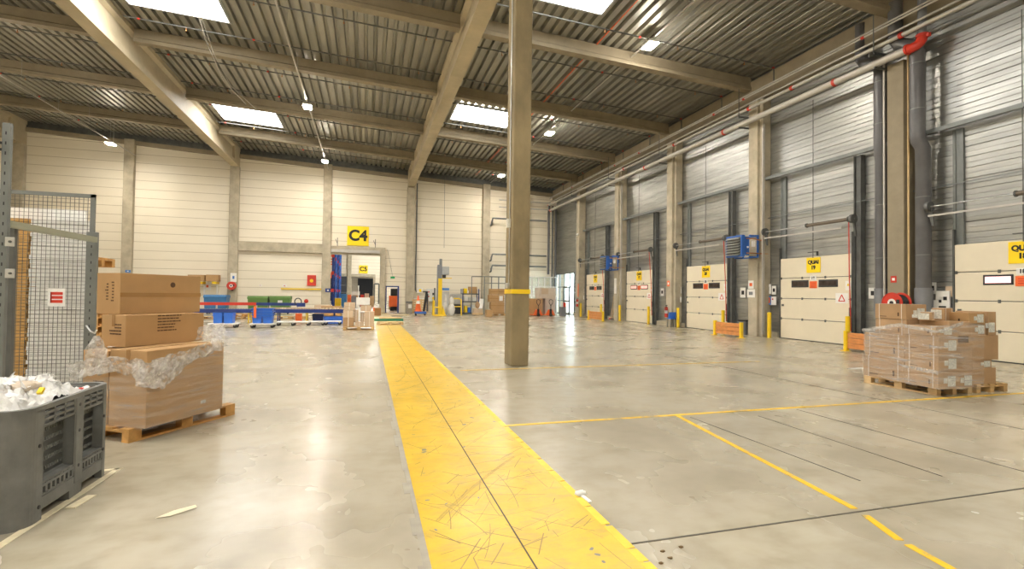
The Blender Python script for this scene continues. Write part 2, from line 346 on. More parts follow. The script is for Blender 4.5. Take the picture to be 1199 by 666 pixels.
# skylights
def skylight(x, y, w, l, lab):
    t = thing('window_%d' % (skylight.n), lab, 'skylight', kind='structure'); skylight.n += 1
    f = B(); za, zc = deckz(x - w/2) - .03, deckz(x + w/2) - .03
    def sl(x0, x1, y0, y1, d0, d1):
        vs = [(xx, yy, deckz(xx) - d) for d in (d1, d0) for yy in (y0, y1) for xx in (x0, x1)]
        return vs, [(0, 2, 3, 1), (4, 5, 7, 6), (0, 1, 5, 4), (2, 6, 7, 3), (0, 4, 6, 2), (1, 3, 7, 5)]
    for a in (sl(x-w/2-.08, x+w/2+.08, y-l/2-.08, y-l/2, 0, .07), sl(x-w/2-.08, x+w/2+.08, y+l/2, y+l/2+.08, 0, .07), sl(x-w/2-.08, x-w/2, y-l/2, y+l/2, 0, .07), sl(x+w/2, x+w/2+.08, y-l/2, y+l/2, 0, .07)): f.add(*a)
    mesh('window_frame', f, galv, t); mesh('skylight_pane', B().add(*sl(x-w/2, x+w/2, y-l/2, y+l/2, .02, .04)), skylm, t)
skylight.n = 1
skylight(-7, 33.1, 3.3, 2.6, 'bright skylight in the middle bay nearer the far wall'); skylight(-7, 20.2, 3.3, 2.7, 'bright skylight cut by the top edge, left of the middle column')
skylight(6, 26.9, 3.25, 2.4, 'bright skylight just left of and behind the middle column'); skylight(6, 14.3, 3.25, 2.7, 'bright skylight cut by the top edge, right of the middle column')
for x, y in ((-7, 7.5), (6, -1), (-20, 9), (-20, -3), (-7, -5)): skylight(x, y, 3.3, 2.6, 'added skylight out of view, above and behind the viewer')  # unseen skylights, added to light the hall
# lamps on their rails
def lamp(x, y, lab):
    z = 10.85 - .05 * (x - 3) * 0; t = thing('high_bay_lamp', lab, 'lamp', (x, y, z), group='square high-bay lamps under the roof')
    mesh('housing', B().box(-.2, .2, -.3, .3, .03, .13).box(-.05, .05, -.05, .05, .13, .2), white, t, .01); mesh('diffuser', B().box(-.19, .19, -.29, .29, 0, .03), lampm, t)
    for yy in (-.2, .2): mesh('hanger', B().cyl((.06, yy, .13), (.06, yy, deckz(x) - z - .005), .006, n=6), galv, t)
for x, lab in ((9.9, 'dock side'), (-3.05, 'middle'), (-15.9, 'left')):
    for k, y in enumerate((37.6, 26.8, 16.2, 5.6, -5.)):
        if x == -15.9 and k in (1,): pass
        lamp(x, y, f'lit square lamp in the {lab} row, {ords[k]} from the far wall')
    b = B().box(x - .03, x + .03, Y0, YB - .3, 11.06, 11.10)
    for y in range(-10, 41, 3): b.cyl((x, y, 11.1), (x, y, deckz(x)), .006, n=5)
    solo('lamp_rail', b, lightpipe, f'long thin mounting rail of the {lab} lamp row', 'rail')
# sprinkler branch pipes
for i, y in enumerate((16.1, 19.15, 22.2, 25.2, 28.3, 31.3, 34.4, 38.4)):
    t = thing('sprinkler_pipe', f'thin dark sprinkler pipe crossing under the roof, {["eighth","seventh","sixth","fifth","fourth","third","second","first"][i]} from the far wall', 'sprinkler pipe', group=None)
    zz = lambda x: deckz(x) - .27
    mesh('pipe', B().tube([(-9.1, y, zz(-9.1)), (3.0, y, zz(3.))], .025, 7).tube([(3.6, y, zz(3.6)), (15.35, y, zz(15.35)), (15.42, y, zz(15.4) - .1), (15.42, y, 10.15)], .025, 7).tube([(-22., y, zz(-22)), (-10., y, zz(-10))], .025, 7), dark if i not in (1, ) else dark, t)
    for x in (-18., -8.6, -4.6, 9.4, 15.38): mesh('coupling', B().cyl((x - .04, y, zz(x)), (x + .04, y, zz(x)), .04, n=8), red, t)
    hd = B()
    for x in (-20, -17, -14, -11, -7, -4, -1, 2, 5, 8, 11, 14): hd.cyl((x, y, zz(x)), (x, y, zz(x) - .12), .012, n=5).cyl((x, y, zz(x) - .12), (x, y, zz(x) - .14), .035, n=6)
    mesh('sprinkler_head', hd, copper, t)
solo('roof_cable', B().bar((8.4, 10.2, deckz(8.4) - .03), (8.4, 40, deckz(8.4) - .03), .03), orange, 'thin orange cable strip along the roof deck', 'cable')
solo('roof_cable', B().tube([at(228, 0, 20), at(240, 45, 21.5), at(262, 95, 25), at(288, 122, 29)], .02, 6).tube([at(236, 20, 20.3), at(250, 62, 22.5), at(270, 100, 26), at(300, 128, 30)], .015, 6), lightpipe, 'pair of loose pale cables hanging under the roof', 'cable')
solo('roof_cable', B().tube([at(513, 0, 30), at(514, 20, 30)], .01, 5).tube([at(521, 195, 41.2), at(520, 290, 41.2)], .015, 5), dark, 'thin dark cable dropping down the far wall to the machine', 'cable')

# ---- dock side services
PX = 15.2
def run(pts, r, n=12): return B().tube(pts, r, n)
t = thing('sprinkler_main', 'fat pale pipe with a red elbow along the dock wall', 'pipe')
mesh('pipe', run([(PX, 10.75, 8.98), (PX, 40.8, 8.98)], .115, 16), lightpipe, t); mesh('riser', run([(PX + .21, 10.55, 9.3), (PX + .21, 10.55, 10.9)], .11, 16), pvcl, t)
mesh('elbow', run([(PX, 10.80, 8.98), (PX + .02, 10.72, 8.98), (PX + .09, 10.64, 9.02), (PX + .16, 10.58, 9.10), (PX + .20, 10.55, 9.20), (PX + .21, 10.55, 9.30)], .135, 16).cyl((PX, 10.84, 8.98), (PX, 10.78, 8.98), .155, n=16).cyl((PX + .21, 10.55, 9.28), (PX + .21, 10.55, 9.34), .155, n=16).box(PX + .16, PX + .26, 10.34, 10.42, 9.2, 9.3), red, t)
for y in (13.2, 18.7, 25.3, 40.7): mesh('coupling', B().cyl((PX, y - .05, 8.98), (PX, y + .05, 8.98), .13, n=14), red, t)
t = thing('sprinkler_main', 'medium pale pipe just above the fattest one', 'pipe')
mesh('pipe', run([(PX, 2, 9.5), (PX, 42 - .6, 9.5)], .062), lightpipe, t)
for y in (11.0, 15.0, 17.2, 22.5, 27.8, 41.3): mesh('coupling', B().cyl((PX, y - .05, 9.5), (PX, y + .05, 9.5), .085, n=12), red, t)
solo('sprinkler_main', run([(PX + .05, 2, 9.73), (PX + .05, 41.2, 9.73)], .035, 8), lightpipe, 'thin pale conduit between the dock wall pipes', 'pipe')
t = thing('sprinkler_main', 'pair of slim pale pipes highest along the dock wall', 'pipe')
mesh('pipe', run([(PX, 2, 10.02), (PX, 41, 10.02)], .03, 8).tube([(PX + .03, 2, 10.12), (PX + .03, 41, 10.12)], .03, 8), lightpipe, t)
for y in (12.2, 17.5, 19.4, 26, 29, 36): mesh('coupling', B().cyl((PX, y - .05, 10.02), (PX, y + .05, 10.02), .05, n=8), red, t)
for i, y in enumerate((11.4, 17.3, 23.35, 29.3, 35.5)):
    b = B().bar((PX - .12, y + .35, 9.3), (16.0, y + .35, 9.3), .05).bar((PX - .12, y + .35, 9.3), (PX - .12, y + .35, 10.7), .022).bar((PX - .15, y + .3, 8.82), (16, y + .3, 8.82), .05)
    solo('pipe_bracket', b, dark, 'dark steel pipe bracket above the column ' + ['between the downpipes', 'with the nearer heater', 'by the blue seat', 'with the farther heater', 'next to the glazed corner'][i], 'bracket', bevel=0)
# downpipes
def downpipe(x, yt, yb, lab, dx):
    t = thing('downpipe', lab, 'downpipe', group=None)
    mesh('pipe', run([(x - .02, yt + .62, 10.75), (x - .02, yt + .62, 9.6), (x - .02, yt + .5, 9.4), (x, yt + .1, 9.15), (x, yt, 8.95), (x, yt, 6.45), (x, yt - .02, 6.3), (x + dx, yb, 6.05), (x + dx, yb, 1.9)], .19, 20), pvc, t)
    mesh('sleeve', B().cyl((x + dx, yb, 1.0), (x + dx, yb, 1.95), .215, n=20).cyl((x + dx, yb, 0), (x + dx, yb, 1.0), .17, n=20), pvcl, t)
    for z, r in ((8.55, .197), (7.2, .197), (4.6, .197), (2.9, .197)): yy = yt if z > 6.2 else yb; xx = x if z > 6.2 else x + dx; mesh('clamp', B().cyl((xx, yy, z), (xx, yy, z + .025), r + .004, n=20), steelp, t)
downpipe(15.72, 12.02, 12.02, 'fat dark grey downpipe left of the near dock column', .06)
downpipe(15.5, 10.75, 10.7, 'fat dark grey downpipe right of the near dock column', .15)
solo('cable_conduit', run([(15.47, 11.72, 9.2), (15.47, 11.72, 1.7)], .03, 8), lightpipe, 'slim pale conduit on the left edge of the near dock column', 'conduit')
solo('cable_conduit', run([(15.6, 11.08, 9.2), (15.6, 11.08, 1.7)], .03, 8), woodl, 'slim brown conduit on the right edge of the near dock column', 'conduit')
for y, nm in ((17.3, 'column with the nearer heater'), (29.3, 'column with the farther heater')):
    solo('cable_conduit', run([(15.58, y - .46, 8.8), (15.58, y - .46, .1)], .025, 8).tube([(15.66, y - .46, 8.8), (15.66, y - .46, .1)], .02, 8), lightpipe, 'pair of slim conduits down the ' + nm, 'conduit')

# ================================================================ dock doors
DNAME = {18: 'the dock door with the pink window', 19: 'the dock door reading QUAI 19', 20: 'the dock door left of the nearer heater', 17: 'the middle dock door with pink panes', 16: 'the dock door nearest the glazed corner'}
def dock_door(i, y, num, lab, wins, bright):
    t = thing('door_%d' % (i + 1), lab, 'dock door', (15.93, y, 0), kind='structure')
    b = B(); h = DH / 4
    for k in range(4):
        z0 = k * h + .012; b.prism([(0, z0), (.04, z0), (.04, z0 + h - .02), (0, z0 + h - .02), (-.012, z0 + h - .035), (-.012, z0 + .012)], 'y', -1.535, 1.535)
        for q in range(1, 5): pass
    mesh('panel', b, doorc, t); mesh('bottom_seal', B().box(-.02, .05, -1.53, 1.53, .0, .03), black, t)
    mesh('seam', B().box(.0, .035, -1.53, 1.53, .02, DH - .02), dark, t)
    hg = B()
    for k in (1, 2, 3):
        for yy in (-1.5, -.5, .5, 1.5): hg.box(-.03, -.011, yy - .03, yy + .03, k * h - .045, k * h + .045)
    mesh('hinge', hg, dark, t)
    for yy0, yy1 in wins:
        w = mesh('window', B().box(-.03, -.005, yy0, yy1, 2.02, 2.29), black, t, .012); mesh('pane', B().box(-.036, -.028, yy0 + .05, yy1 - .05, 2.07, 2.24), bright, w)
    s = mesh('number_sign', B().box(-.03, -.014, -.30, .30, 2.56, 3.12), signy, t); textp('lettering', 'QUAI\n%d' % num, .19, ink, s, (-.034, 0, 2.845), TO_X, bold=.010)
    s = mesh('small_number_plate', B().box(-.03, -.014, -.12, .14, 2.27, 2.44), white, t); textp('lettering', str(num), .15, ink, s, (-.034, 0.01, 2.355), TO_X, bold=.004)
    s = mesh('orange_notice', B().box(-.03, -.014, -.15, .16, 1.98, 2.24), orange, t); q = B()
    for z in (2.04, 2.1, 2.16): q.box(-.034, -.029, -.09, .1, z, z + .02)
    mesh('lettering', q, red, s)
    s = mesh('warning_notice', B().box(-.03, -.014, -1.40, -.92, 1.45, 1.80), white, t)
    tri = B()
    for a, c in (((-1.28, 1.52), (-1.04, 1.52)), ((-1.04, 1.52), (-1.16, 1.74)), ((-1.16, 1.74), (-1.28, 1.52))): tri.bar((-.034, a[0], a[1]), (-.034, c[0], c[1]), .008, .03)
    mesh('triangle_symbol', tri, red, s)
    s = mesh('small_notice', B().box(-.03, -.014, -1.5, -1.3, 1.9, 2.22), white, t); mesh('triangle_symbol', B().prism([(-1.45, 2.05), (-1.35, 2.05), (-1.4, 2.15)], 'x', -.034, -.029), yellow, s)
    mesh('lock', B().box(-.06, -.01, 1.38, 1.45, 1.28, 1.36).box(-.05, -.01, -1.5, -1.44, 1.0, 1.3), dark, t)
    # track, torsion shaft and springs above
    tr = B().box(-.04, .04, 1.545, 1.585, 0, 3.6).box(-.07, .04, -1.60, -1.545, 0, 3.9)
    mesh('track', tr, dark, t)
    mesh('guide_rail', B().bar((-.42, -1.5, 4.02), (-.42, 1.95, 4.02), .05), lightpipe, t)
    sh = mesh('torsion_shaft', B().cyl((-.42, -1.95, 4.28), (-.42, 1.9, 4.28), .022, n=8), galv, t)
    mesh('spring', B().cyl((-.42, -1.72, 4.28), (-.42, -.1, 4.28), .062, n=12), springm, sh)
    for ya, yb2, rr in ((1.88, 1.98, .15), (-1.95, -1.85, .15), (-1.78, -1.74, .10), (-.1, -.06, .08)): mesh('drum', B().cyl((-.42, ya, 4.28), (-.42, yb2, 4.28), rr, n=18), dark, sh)
    mesh('bracket', B().prism([(1.86, 4.3), (2.0, 4.3), (1.86, 3.72), (1.80, 3.72)], 'x', -.42, -.38), dark, sh); mesh('bracket', B().bar((-.42, -1.9, 4.28), (-.28, -1.9, 3.7), .05), dark, sh)
    mesh('lift_cable', B().cyl((-.1, -.05, 3.1), (-.1, -.05, 9.0), .014, n=6).box(-.14, -.06, -.25, .15, 3.3, 3.33).box(-.14, -.06, -.25, -.22, 3.18, 3.33), dark, t)
    mesh('hand_chain', B().tube([(-.10, -1.56, .5), (-.16, -1.55, 2.5), (-.42, -1.75, 4.2)], .018, 6), red, t)
    for s_, w_ in ((1, 'far'), (-1, 'near')):
        yy = y + s_ * 1.80
        if s_ > 0: yc = y + 1.49; b = B().box(15.985, 16.045, yc - .13, yc - .06, 0, 6.45).box(15.985, 16.045, yc + .06, yc + .13, 0, 6.45).box(16.01, 16.045, yc - .1, yc + .1, 0, 6.45)
        else: yc = y - 1.78; b = B().box(15.84, 16.04, yc - .13, yc - .10, 0, 6.45).box(15.84, 16.04, yc + .10, yc + .13, 0, 6.45).box(15.90, 15.94, yc - .12, yc + .12, 0, 6.45)
        struct('steel_column', b, steelp if s_ > 0 else dark, f'tall dark steel post at the {w_} side of {DNAME[num]}', 'post')
        bo = yy + (.06 if s_ > 0 else -.0)
        solo('bollard', B().cyl((15.55, bo - s_*.12, 0), (15.55, bo - s_*.12, 1.0), .075, n=14).sphere((15.55, bo - s_*.12, 1.0), .075, sz=.3), yellow, f'yellow bollard at the {w_} side of {DNAME[num]}', 'bollard', group='yellow bollards beside the dock doors')
nums = [18, 19, 20, 17, 16]
dn = ['cream dock door on the right with a lit pink window', 'cream dock door numbered 19', 'cream dock door numbered 20', 'cream dock door between doors 16 and 20', 'cream dock door closest to the bright glazed corner']
for i, y in enumerate(DOORY):
    if i == 0: w = [(.20, .86), (-.86, -.2)]; g = pinkm
    else: w = [(.22, 1.0), (-1.0, -.22)]; g = darkglass if i != 3 else emis('dim pink pane', (1, .5, .45), .35)
    dock_door(i, y, nums[i], dn[i], w, g)
# horizontal rails between dock columns
for i, (a, c_) in enumerate(((5.5, 11.15), (11.65, 17.05), (17.55, 23.1), (23.6, 29.05), (29.55, 35.05))):
    struct('steel_rail', B().bar((15.78, a, 6.53), (15.78, c_, 6.53), .12, .12).bar((15.9, a, 4.9), (15.9, c_, 4.9), .03), steelp, 'horizontal steel rail above ' + DNAME[nums[i]], 'rail')
# notices, control boxes by the doors
def notice(y, z, w, h, m, lab, x=15.99, sub=None, cat='notice'):
    o = solo('notice_plate', B().box(x - .012, x, y - w/2, y + w/2, z - h/2, z + h/2), m, lab, cat)
    if sub: mesh('printed_mark', B().box(x - .016, x - .011, y - w/4, y + w/4, z - h/5, z + h/5), sub, o)
    return o
for y, num in zip(DOORY, nums):
    if num == 19: continue
    notice(y + 2.15, 1.95, .22, .34, white, f'white notice on the wall just left of {DNAME[num]}', 15.96, ink if num != 18 else black)
    t = thing('control_box', f'small grey door control box left of {DNAME[num]}', 'control box', (15.9, y + 2.12, 1.45)); mesh('box', B().box(0, .06, -.1, .1, -.15, .15), white, t, .01); mesh('button', B().cyl((-.02, 0, .07), (0, 0, .07), .03, n=10), red, t)
notice(17.02 - .05, 1.97, .40, .40, white, 'larger white notice left of dock door 19', 15.96, pvcl); notice(16.62, 1.92, .2, .36, white, 'narrow white notice beside dock door 19', 15.96, ink)
o = notice(16.97, 1.5, .42, .36, bluesign, 'blue bordered coloured notice left of dock door 19', 15.96); mesh('printed_mark', B().box(15.94, 15.95, 16.82, 16.98, 1.38, 1.62), orange, o); mesh('printed_mark', B().box(15.94, 15.95, 17.0, 17.12, 1.38, 1.62), signy, o)
t = thing('control_box', 'grey door control box with a red button beside dock door 19', 'control box', (15.9, 16.6, 1.48)); mesh('box', B().box(0, .06, -.12, .12, -.17, .17), white, t, .01); mesh('button', B().cyl((-.02, .03, .07), (0, .03, .07), .03, n=10), red, t)
notice(18.4, 1.82, .32, .44, white, 'white notice on the metal wall right of dock door 20', 15.98, ink)
notice(17.38, 2.15, .3, .34, white, 'upper white notice on the column under the nearer heater', 15.5, pinkm and orange); notice(17.38, 1.78, .44, .34, white, 'lower wide white notice on the column under the nearer heater', 15.5, pvcl)
notice(12.45, 1.8, .32, .36, white, 'white notice with a black symbol left of the near downpipes', 15.96, ink); notice(29.35, 2.25, .3, 1.0, white, 'tall white notice on the column under the farther heater', 15.5)
notice(24.7, 1.85, .3, .42, white, 'white notice on the wall between the third and second farthest dock doors', 15.98, ink)
notice(23.38, 2.3, .2, .3, orange, 'small red notice on the column above the fire extinguisher', 15.5, white); notice(35.3, 2.0, .14, 1.0, orange, 'narrow red notice on the column nearest the glazed corner', 15.5)
notice(11.45, 2.22, .17, .2, red, 'small red and white fire sign on the near dock column', 15.5, white)
t = thing('socket_panel', 'grey socket panel behind the stacked cartons near the pink window', 'socket panel', (15.9, 10.35, 1.55)); mesh('box', B().box(0, .08, -.16, .2, -.3, .32), white, t, .01)
mesh('socket', B().box(-.02, 0, -.1, -.02, .05, .15).box(-.02, 0, .04, .1, -.02, .06).box(-.02, 0, -.08, .1, -.25, -.12), black, t)
notice(10.22, 1.85, .2, .3, cardfar, 'small pale notice above the socket panel', 15.97)

# cable reel on the near dock column
def reel(name, lab, loc, rz, R=.31, w=.34):
    t = thing(name, lab, 'cable reel', loc, rz)
    for s in (-1, 1):
        b = B().tube([(s * w/2, R * math.cos(a), R * math.sin(a)) for a in [2*PI*i/28 for i in range(28)]], .022, 8, close=True)
        b.cyl((s * w/2 - .01, 0, 0), (s * w/2 + .01, 0, 0), R, n=28); mesh('flange', b, red if R < .3 else orange, t)
    b = B()
    for k in range(8):
        x = -w/2 + .03 + k * (w - .06)/7; b.tube([(x, .78 * R * math.cos(a), .78 * R * math.sin(a)) for a in [2*PI*i/24 for i in range(24)]], .026, 6, close=True)
    b.cyl((-w/2 + .02, 0, 0), (w/2 - .02, 0, 0), R * .74, n=20); mesh('cable', b, black, t)
    mesh('hub', B().cyl((-w/2 - .02, 0, 0), (-w/2 - .012, 0, 0), R * .42, n=18), white, t); mesh('hub_disc', B().cyl((-w/2 - .03, 0, 0), (-w/2 - .02, 0, 0), R * .2, n=16).box(-w/2 - .03, -w/2 - .02, -R*.8, -R*.5, -.04, .1), black, t)
    mesh('bracket', B().box(w/2 + .02, w/2 + .08, -.08, .08, -R - .1, R * .6).bar((-w/2, 0, -.02), (w/2 + .05, 0, -.02), .03).bar((w/2 + .03, 0, -R - .06), (-w/2, 0, -R - .06), .03), dark, t)
    return t
reel('cable_reel', 'red cable reel with black hose on the near dock column', (15.16, 11.12, 1.50), 0, .29, .36)
reel('cable_reel', 'red hose reel on the far wall column above the bins', (-9.55, 40.85, 1.98), PI/2, .28, .3)

# heaters on columns
def heater(y, zc, lab):
    t = thing('unit_heater', lab, 'heater', (15.5, y, zc))
    X = -.86
    mesh('casing', B().box(X, X + .16, -.46, .46, -.44, .44).box(X + .16, X + .40, -.44, .44, -.38, .38), blue, t, .01)
    mesh('grille', B().box(X - .012, X, -.40, .40, -.38, .38), dark, t)
    lv = B()
    for k in range(7): z = -.33 + k * .11; lv.add([(X - .015, -.38, z), (X - .10, -.38, z - .05), (X - .10, .38, z - .05), (X - .015, .38, z), (X - .015, -.38, z + .02), (X - .10, -.38, z - .03), (X - .10, .38, z - .03), (X - .015, .38, z + .02)], [(0, 1, 2, 3), (7, 6, 5, 4), (0, 4, 5, 1), (1, 5, 6, 2), (2, 6, 7, 3), (3, 7, 4, 0)])
    mesh('louvre', lv, galv, t)
    fr = B()
    for a in (-.42, .42):
        fr.bar((X + .4, a, .44), (0, a, .44), .05); fr.bar((X + .4, a, -.44), (0, a, -.44), .05); fr.bar((0 - .03, a, -.44), (-.03, a, .47), .06)
    fr.bar((-.03, -.42, .44), (-.03, .42, .44), .05).bar((-.03, -.42, -.44), (-.03, .42, -.44), .05); mesh('bracket', fr, blue, t)
    mesh('fan_motor', B().cyl((X + .4, 0, 0), (X + .62, 0, 0), .12, n=14).cyl((X + .4, 0, 0), (X + .42, 0, 0), .3, n=18), dark, t)
    mesh('water_pipe', run([(X + .2, -.5, .3), (-.3, -.5, .3), (.0, -.5, .25), (.4, -.5, .25)], .025, 8).tube([(X + .2, -.5, -.3), (-.3, -.5, -.3), (.4, -.5, -.3)], .025, 8), copper, t)
    mesh('switch_box', B().box(X + .5, X + .62, -.5, -.44, -.02, .2).cyl((X + .3, -.47, -.05), (X + .3, -.44, -.05), .04, n=10), white, t)
heater(17.4, 3.72, 'blue wall heater with horizontal louvres, nearer of the two'); heater(29.4, 3.72, 'blue wall heater with horizontal louvres, farther of the two')

# wood crash barriers between yellow posts
def barrier(y0, y1, lab, x=14.2):
    t = thing('crash_barrier', lab, 'barrier', (x, y0, 0))
    ln = y1 - y0; b = B()
    for k in range(3): b.box(0, .09, .05, ln - .05, .08 + k * .165, .235 + k * .165)
    mesh('planks', b, woodr, t, .008)
    for yy in (0, ln): p = mesh('post', B().box(-.05, .07, yy - .05, yy + .05, 0, .62), yellow, t, .01); mesh('base_plate', B().box(-.14, .12, yy - .09, yy + .09, 0, .015), yellow, p)
barrier(16.45, 18.0, 'low orange plank barrier between yellow posts in front of dock door 20'); barrier(10.2, 11.95, 'low orange plank barrier half hidden by the wrapped cartons'); barrier(28.5, 30.6, 'farthest low orange plank barrier before dock door 16')
# by the columns: extinguisher, seat, bins, brooms
def extinguisher(x, y, z, lab):
    t = thing('fire_extinguisher', lab, 'fire extinguisher', (x, y, z)); mesh('cylinder', B().cyl((0, 0, 0), (0, 0, .5), .085, n=16).sphere((0, 0, .5), .085, sz=.7), red, t)
    mesh('valve', B().cyl((0, 0, .54), (0, 0, .62), .025, n=8).box(-.02, .02, -.1, .04, .62, .65), black, t); mesh('hose', run([(0, -.03, .6), (-.09, -.08, .5), (-.1, -.06, .2)], .014, 6), black, t); mesh('label_band', B().cyl((0, 0, .2), (0, 0, .36), .087, n=16), white, t)
extinguisher(15.38, 23.4, .5, 'red fire extinguisher on the column beside the blue seat'); extinguisher(15.38, 35.2, .75, 'red fire extinguisher on the column nearest the glazed corner')
t = thing('folding_seat', 'bright blue seat standing beside the extinguisher column', 'seat', (15.38, 22.85, 0)); mesh('seat', B().box(-.22, .22, -.2, .2, .43, .47), crateb, t, .015)
mesh('backrest', B().cb((.0, .0, .62), (.42, .04, .34), 0, Matrix.Rotation(.25, 4, 'X')), crateb, t, .01)
for a in (-.18, .18):
    for c_ in (-.16, .16): mesh('leg', B().bar((a, c_, 0), (a * .9, c_ * .9, .43), .03), dark, t)
t = thing('waste_bin', 'dark bin standing left of the nearer heater column', 'bin', (15.65, 18.05, 0)); mesh('body', B().cyl((0, 0, 0), (0, 0, .6), .19, .22, 18), pvcl, t); mesh('rim', B().cyl((0, 0, .58), (0, 0, .63), .23, n=18), black, t)
t = thing('broom', 'brooms leaning on the wall beside the farther heater column', 'broom', (15.6, 30.15, 0)); mesh('handle', run([(0, 0, .1), (.25, .05, 1.6)], .02, 6), woodl, t); mesh('brush_head', B().cb((0, 0, .08), (.08, .4, .1)), red, t)
t = thing('broom', 'second wooden broom leaning right of the first near the farther heater', 'broom', (15.5, 29.75, 0)); mesh('handle', run([(0, 0, .1), (.28, -.02, 1.7)], .02, 6), woodl, t); mesh('brush_head', B().cb((0, 0, .08), (.08, .4, .1)), dark, t)
for x, y, z, lab in ((15.9, 17.72, 5.9, 'small white spot lamp on the far column of the dock wall'),): pass
t = thing('spot_lamp', 'small white spot lamp on the column next to the glazed corner', 'lamp', (15.42, 35.3, 6.3)); mesh('head', B().cyl((0, 0, 0), (-.12, -.05, -.12), .07, .1, 10), white, t); mesh('arm', B().bar((.1, 0, .1), (0, 0, 0), .03), white, t)

# ================================================================ glazed corner
t = thing('window_30', 'bright glazed entrance in the far corner of the dock wall', 'glazed entrance', kind='structure'); fr = B()
GY0, GY1, GZ = 37.25, 41.1, 3.42; X = 16.02
for y in (GY0, 38.2, 39.35, 40.4, GY1): fr.box(X - .05, X + .05, y - .05, y + .05, 0, GZ)
for z in (.05, 1.15, 2.3, GZ): fr.box(X - .05, X + .05, GY0, GY1, z - .04, z + .04)
mesh('window_frame', fr, steelp, t); mesh('glass', B().box(X - .006, X + .006, GY0, GY1, 0, GZ), glass, t)
dd = mesh('entrance_door', B().box(X - .09, X - .03, 38.15, 38.27, 0, 2.3).box(X - .09, X - .03, 39.35, 39.47, 0, 2.3).box(X - .09, X - .03, 38.15, 39.47, 2.2, 2.32).box(X - .09, X - .03, 38.15, 39.47, 1.05, 1.15).box(X - .09, X - .03, 38.15, 39.47, 0, .15), dark, t)
struct('daylight_panel', B().box(20, 20.1, 30, 49, -.2, 9), dayl, 'glowing panel standing in for daylight outside the corner glazing', 'outside'); struct('ground_outside', B().box(16.6, 20, 30, 49, -.3, -.02), concrete, 'pale ground outside the corner glazing', 'ground')  # emissive sheet, no wall there: added as the daylight behind the glass
for i, x in enumerate((15.15, 15.5, 15.8)): solo('corner_pipe', run([(x, 41.0, 0 if i else 3.4), (x, 41.0, 9.4)], .10 if i != 1 else .07, 12), pvc if i != 1 else dark, 'dark vertical pipe in the far corner, ' + ['left', 'middle', 'right'][i] + ' of three', 'pipe')
for z, x0, lab in ((8.05, 10.02, 'upper'), (5.0, 10.02, 'lower'), (4.05, 10.02, 'lowest')):
    solo('grey_pipe', run([(x0, YB - .05, z - .55), (x0, YB - .45, z - .5), (x0, YB - .5, z - .3), (x0 + .1, YB - .5, z), (x0 + .4, YB - .5, z), (14.95, YB - .5, z)], .07, 8), steelp, f'{lab} grey horizontal pipe on the far wall beside the corner', 'pipe')
solo('grey_pipe', run([(13.4, YB - .3, 4.2), (13.4, YB - .3, 10.4)], .05, 8), dark, 'thin dark vertical pipe on the far wall near the corner', 'pipe')
for z in (9.6, 9.0): solo('grey_pipe', run([(10.6, YB - .7, z), (15.2, YB - .7, z)], .05, 8), lightpipe, ('upper' if z > 9.2 else 'lower') + ' pale pipe end running along the far wall top', 'pipe')

# ================================================================ far wall features
struct('lintel_beam', B().box(-9.29, -3.41, YB - .28, YB - .003, 4.60, 5.33), concrete, 'horizontal concrete beam between two far wall columns', 'lintel', bevel=.02)
struct('lintel_beam', B().box(-2.79, 1.34, YB - .28, YB - .003, 4.58, 5.22).box(.95, 1.36, YB - .28, YB - .003, 0, 4.58), concrete, 'concrete frame around the big opening under the C4 sign', 'lintel', bevel=.02)
struct('shutter_box', B().box(-2.75, .9, YB - .5, YB - .29, 4.72, 4.95), lightpipe, 'pale shutter tube across the top of the big opening', 'shutter')
t = thing('area_sign', 'large yellow sign reading C4 on the far wall', 'sign', (-.78, YB - .06, 6.09)); mesh('plate', B().box(-.82, .82, -.02, .02, -.77, .77), signy, t); textp('lettering', 'C4', 1.16, ink, t, (0, -.026, 0), TO_Y, bold=.045)
for x in (-2.3, .55): solo('shutter_bracket', B().bar((x, YB - .4, 5.2), (x, YB - .4, 5.85), .05).bar((x - .15, YB - .4, 5.75), (x, YB - .4, 5.4), .04), dark, 'dark bracket above the big opening, ' + ('left' if x < 0 else 'right') + ' of the C4 sign', 'bracket')
t = thing('door_9', 'narrow open doorway in a blue frame right of the big opening', 'doorway', kind='structure'); mesh('door_frame', B().box(1.42, 1.50, YB - .06, YB + .3, 0, 2.15).box(2.38, 2.47, YB - .06, YB + .3, 0, 2.15).box(1.42, 2.47, YB - .06, YB + .3, 2.08, 2.17), navy, t)
mesh('door_leaf', B().box(2.40, 2.44, YB + .3, YB + 1.1, 0, 2.06), navy, t)
t = thing('exit_sign', 'small green exit sign above the narrow blue-framed doorway', 'sign', (1.95, YB - .08, 2.85)); mesh('plate', B().box(-.17, .17, -.02, .02, -.08, .08), greens, t)
solo('cable_conduit', run([(1.5, YB - .03, 5.1), (1.9, YB - .03, 3.2), (1.95, YB - .03, 2.95), (3.0, YB - .03, 2.85)], .012, 6), dark, 'thin cable beside the green exit sign', 'cable')
solo('downpipe', run([(3.78, YB - .12, 10.6), (3.78, YB - .12, 1.9), (3.85, YB - .12, 1.75), (4.8, YB - .12, 1.75)], .05, 8), dark, 'thin dark downpipe right of the doorway column on the far wall', 'downpipe')
def wp(x0, x1, z0, z1, m, lab, d=.04, name='notice_plate', cat='notice', sub=None, yy=None):
    y = YB if yy is None else yy
    o = solo(name, B().box(x0, x1, y - d, y - .003, z0, z1), m, lab, cat)
    if sub: mesh('printed_mark', B().box((x0*2+x1)/3, (x0+x1*2)/3, y - d - .006, y - d, (z0*2+z1)/3, (z0+z1*2)/3), sub, o)
    return o
p = at(360, 322, YB); q = at(370, 334.5, YB)
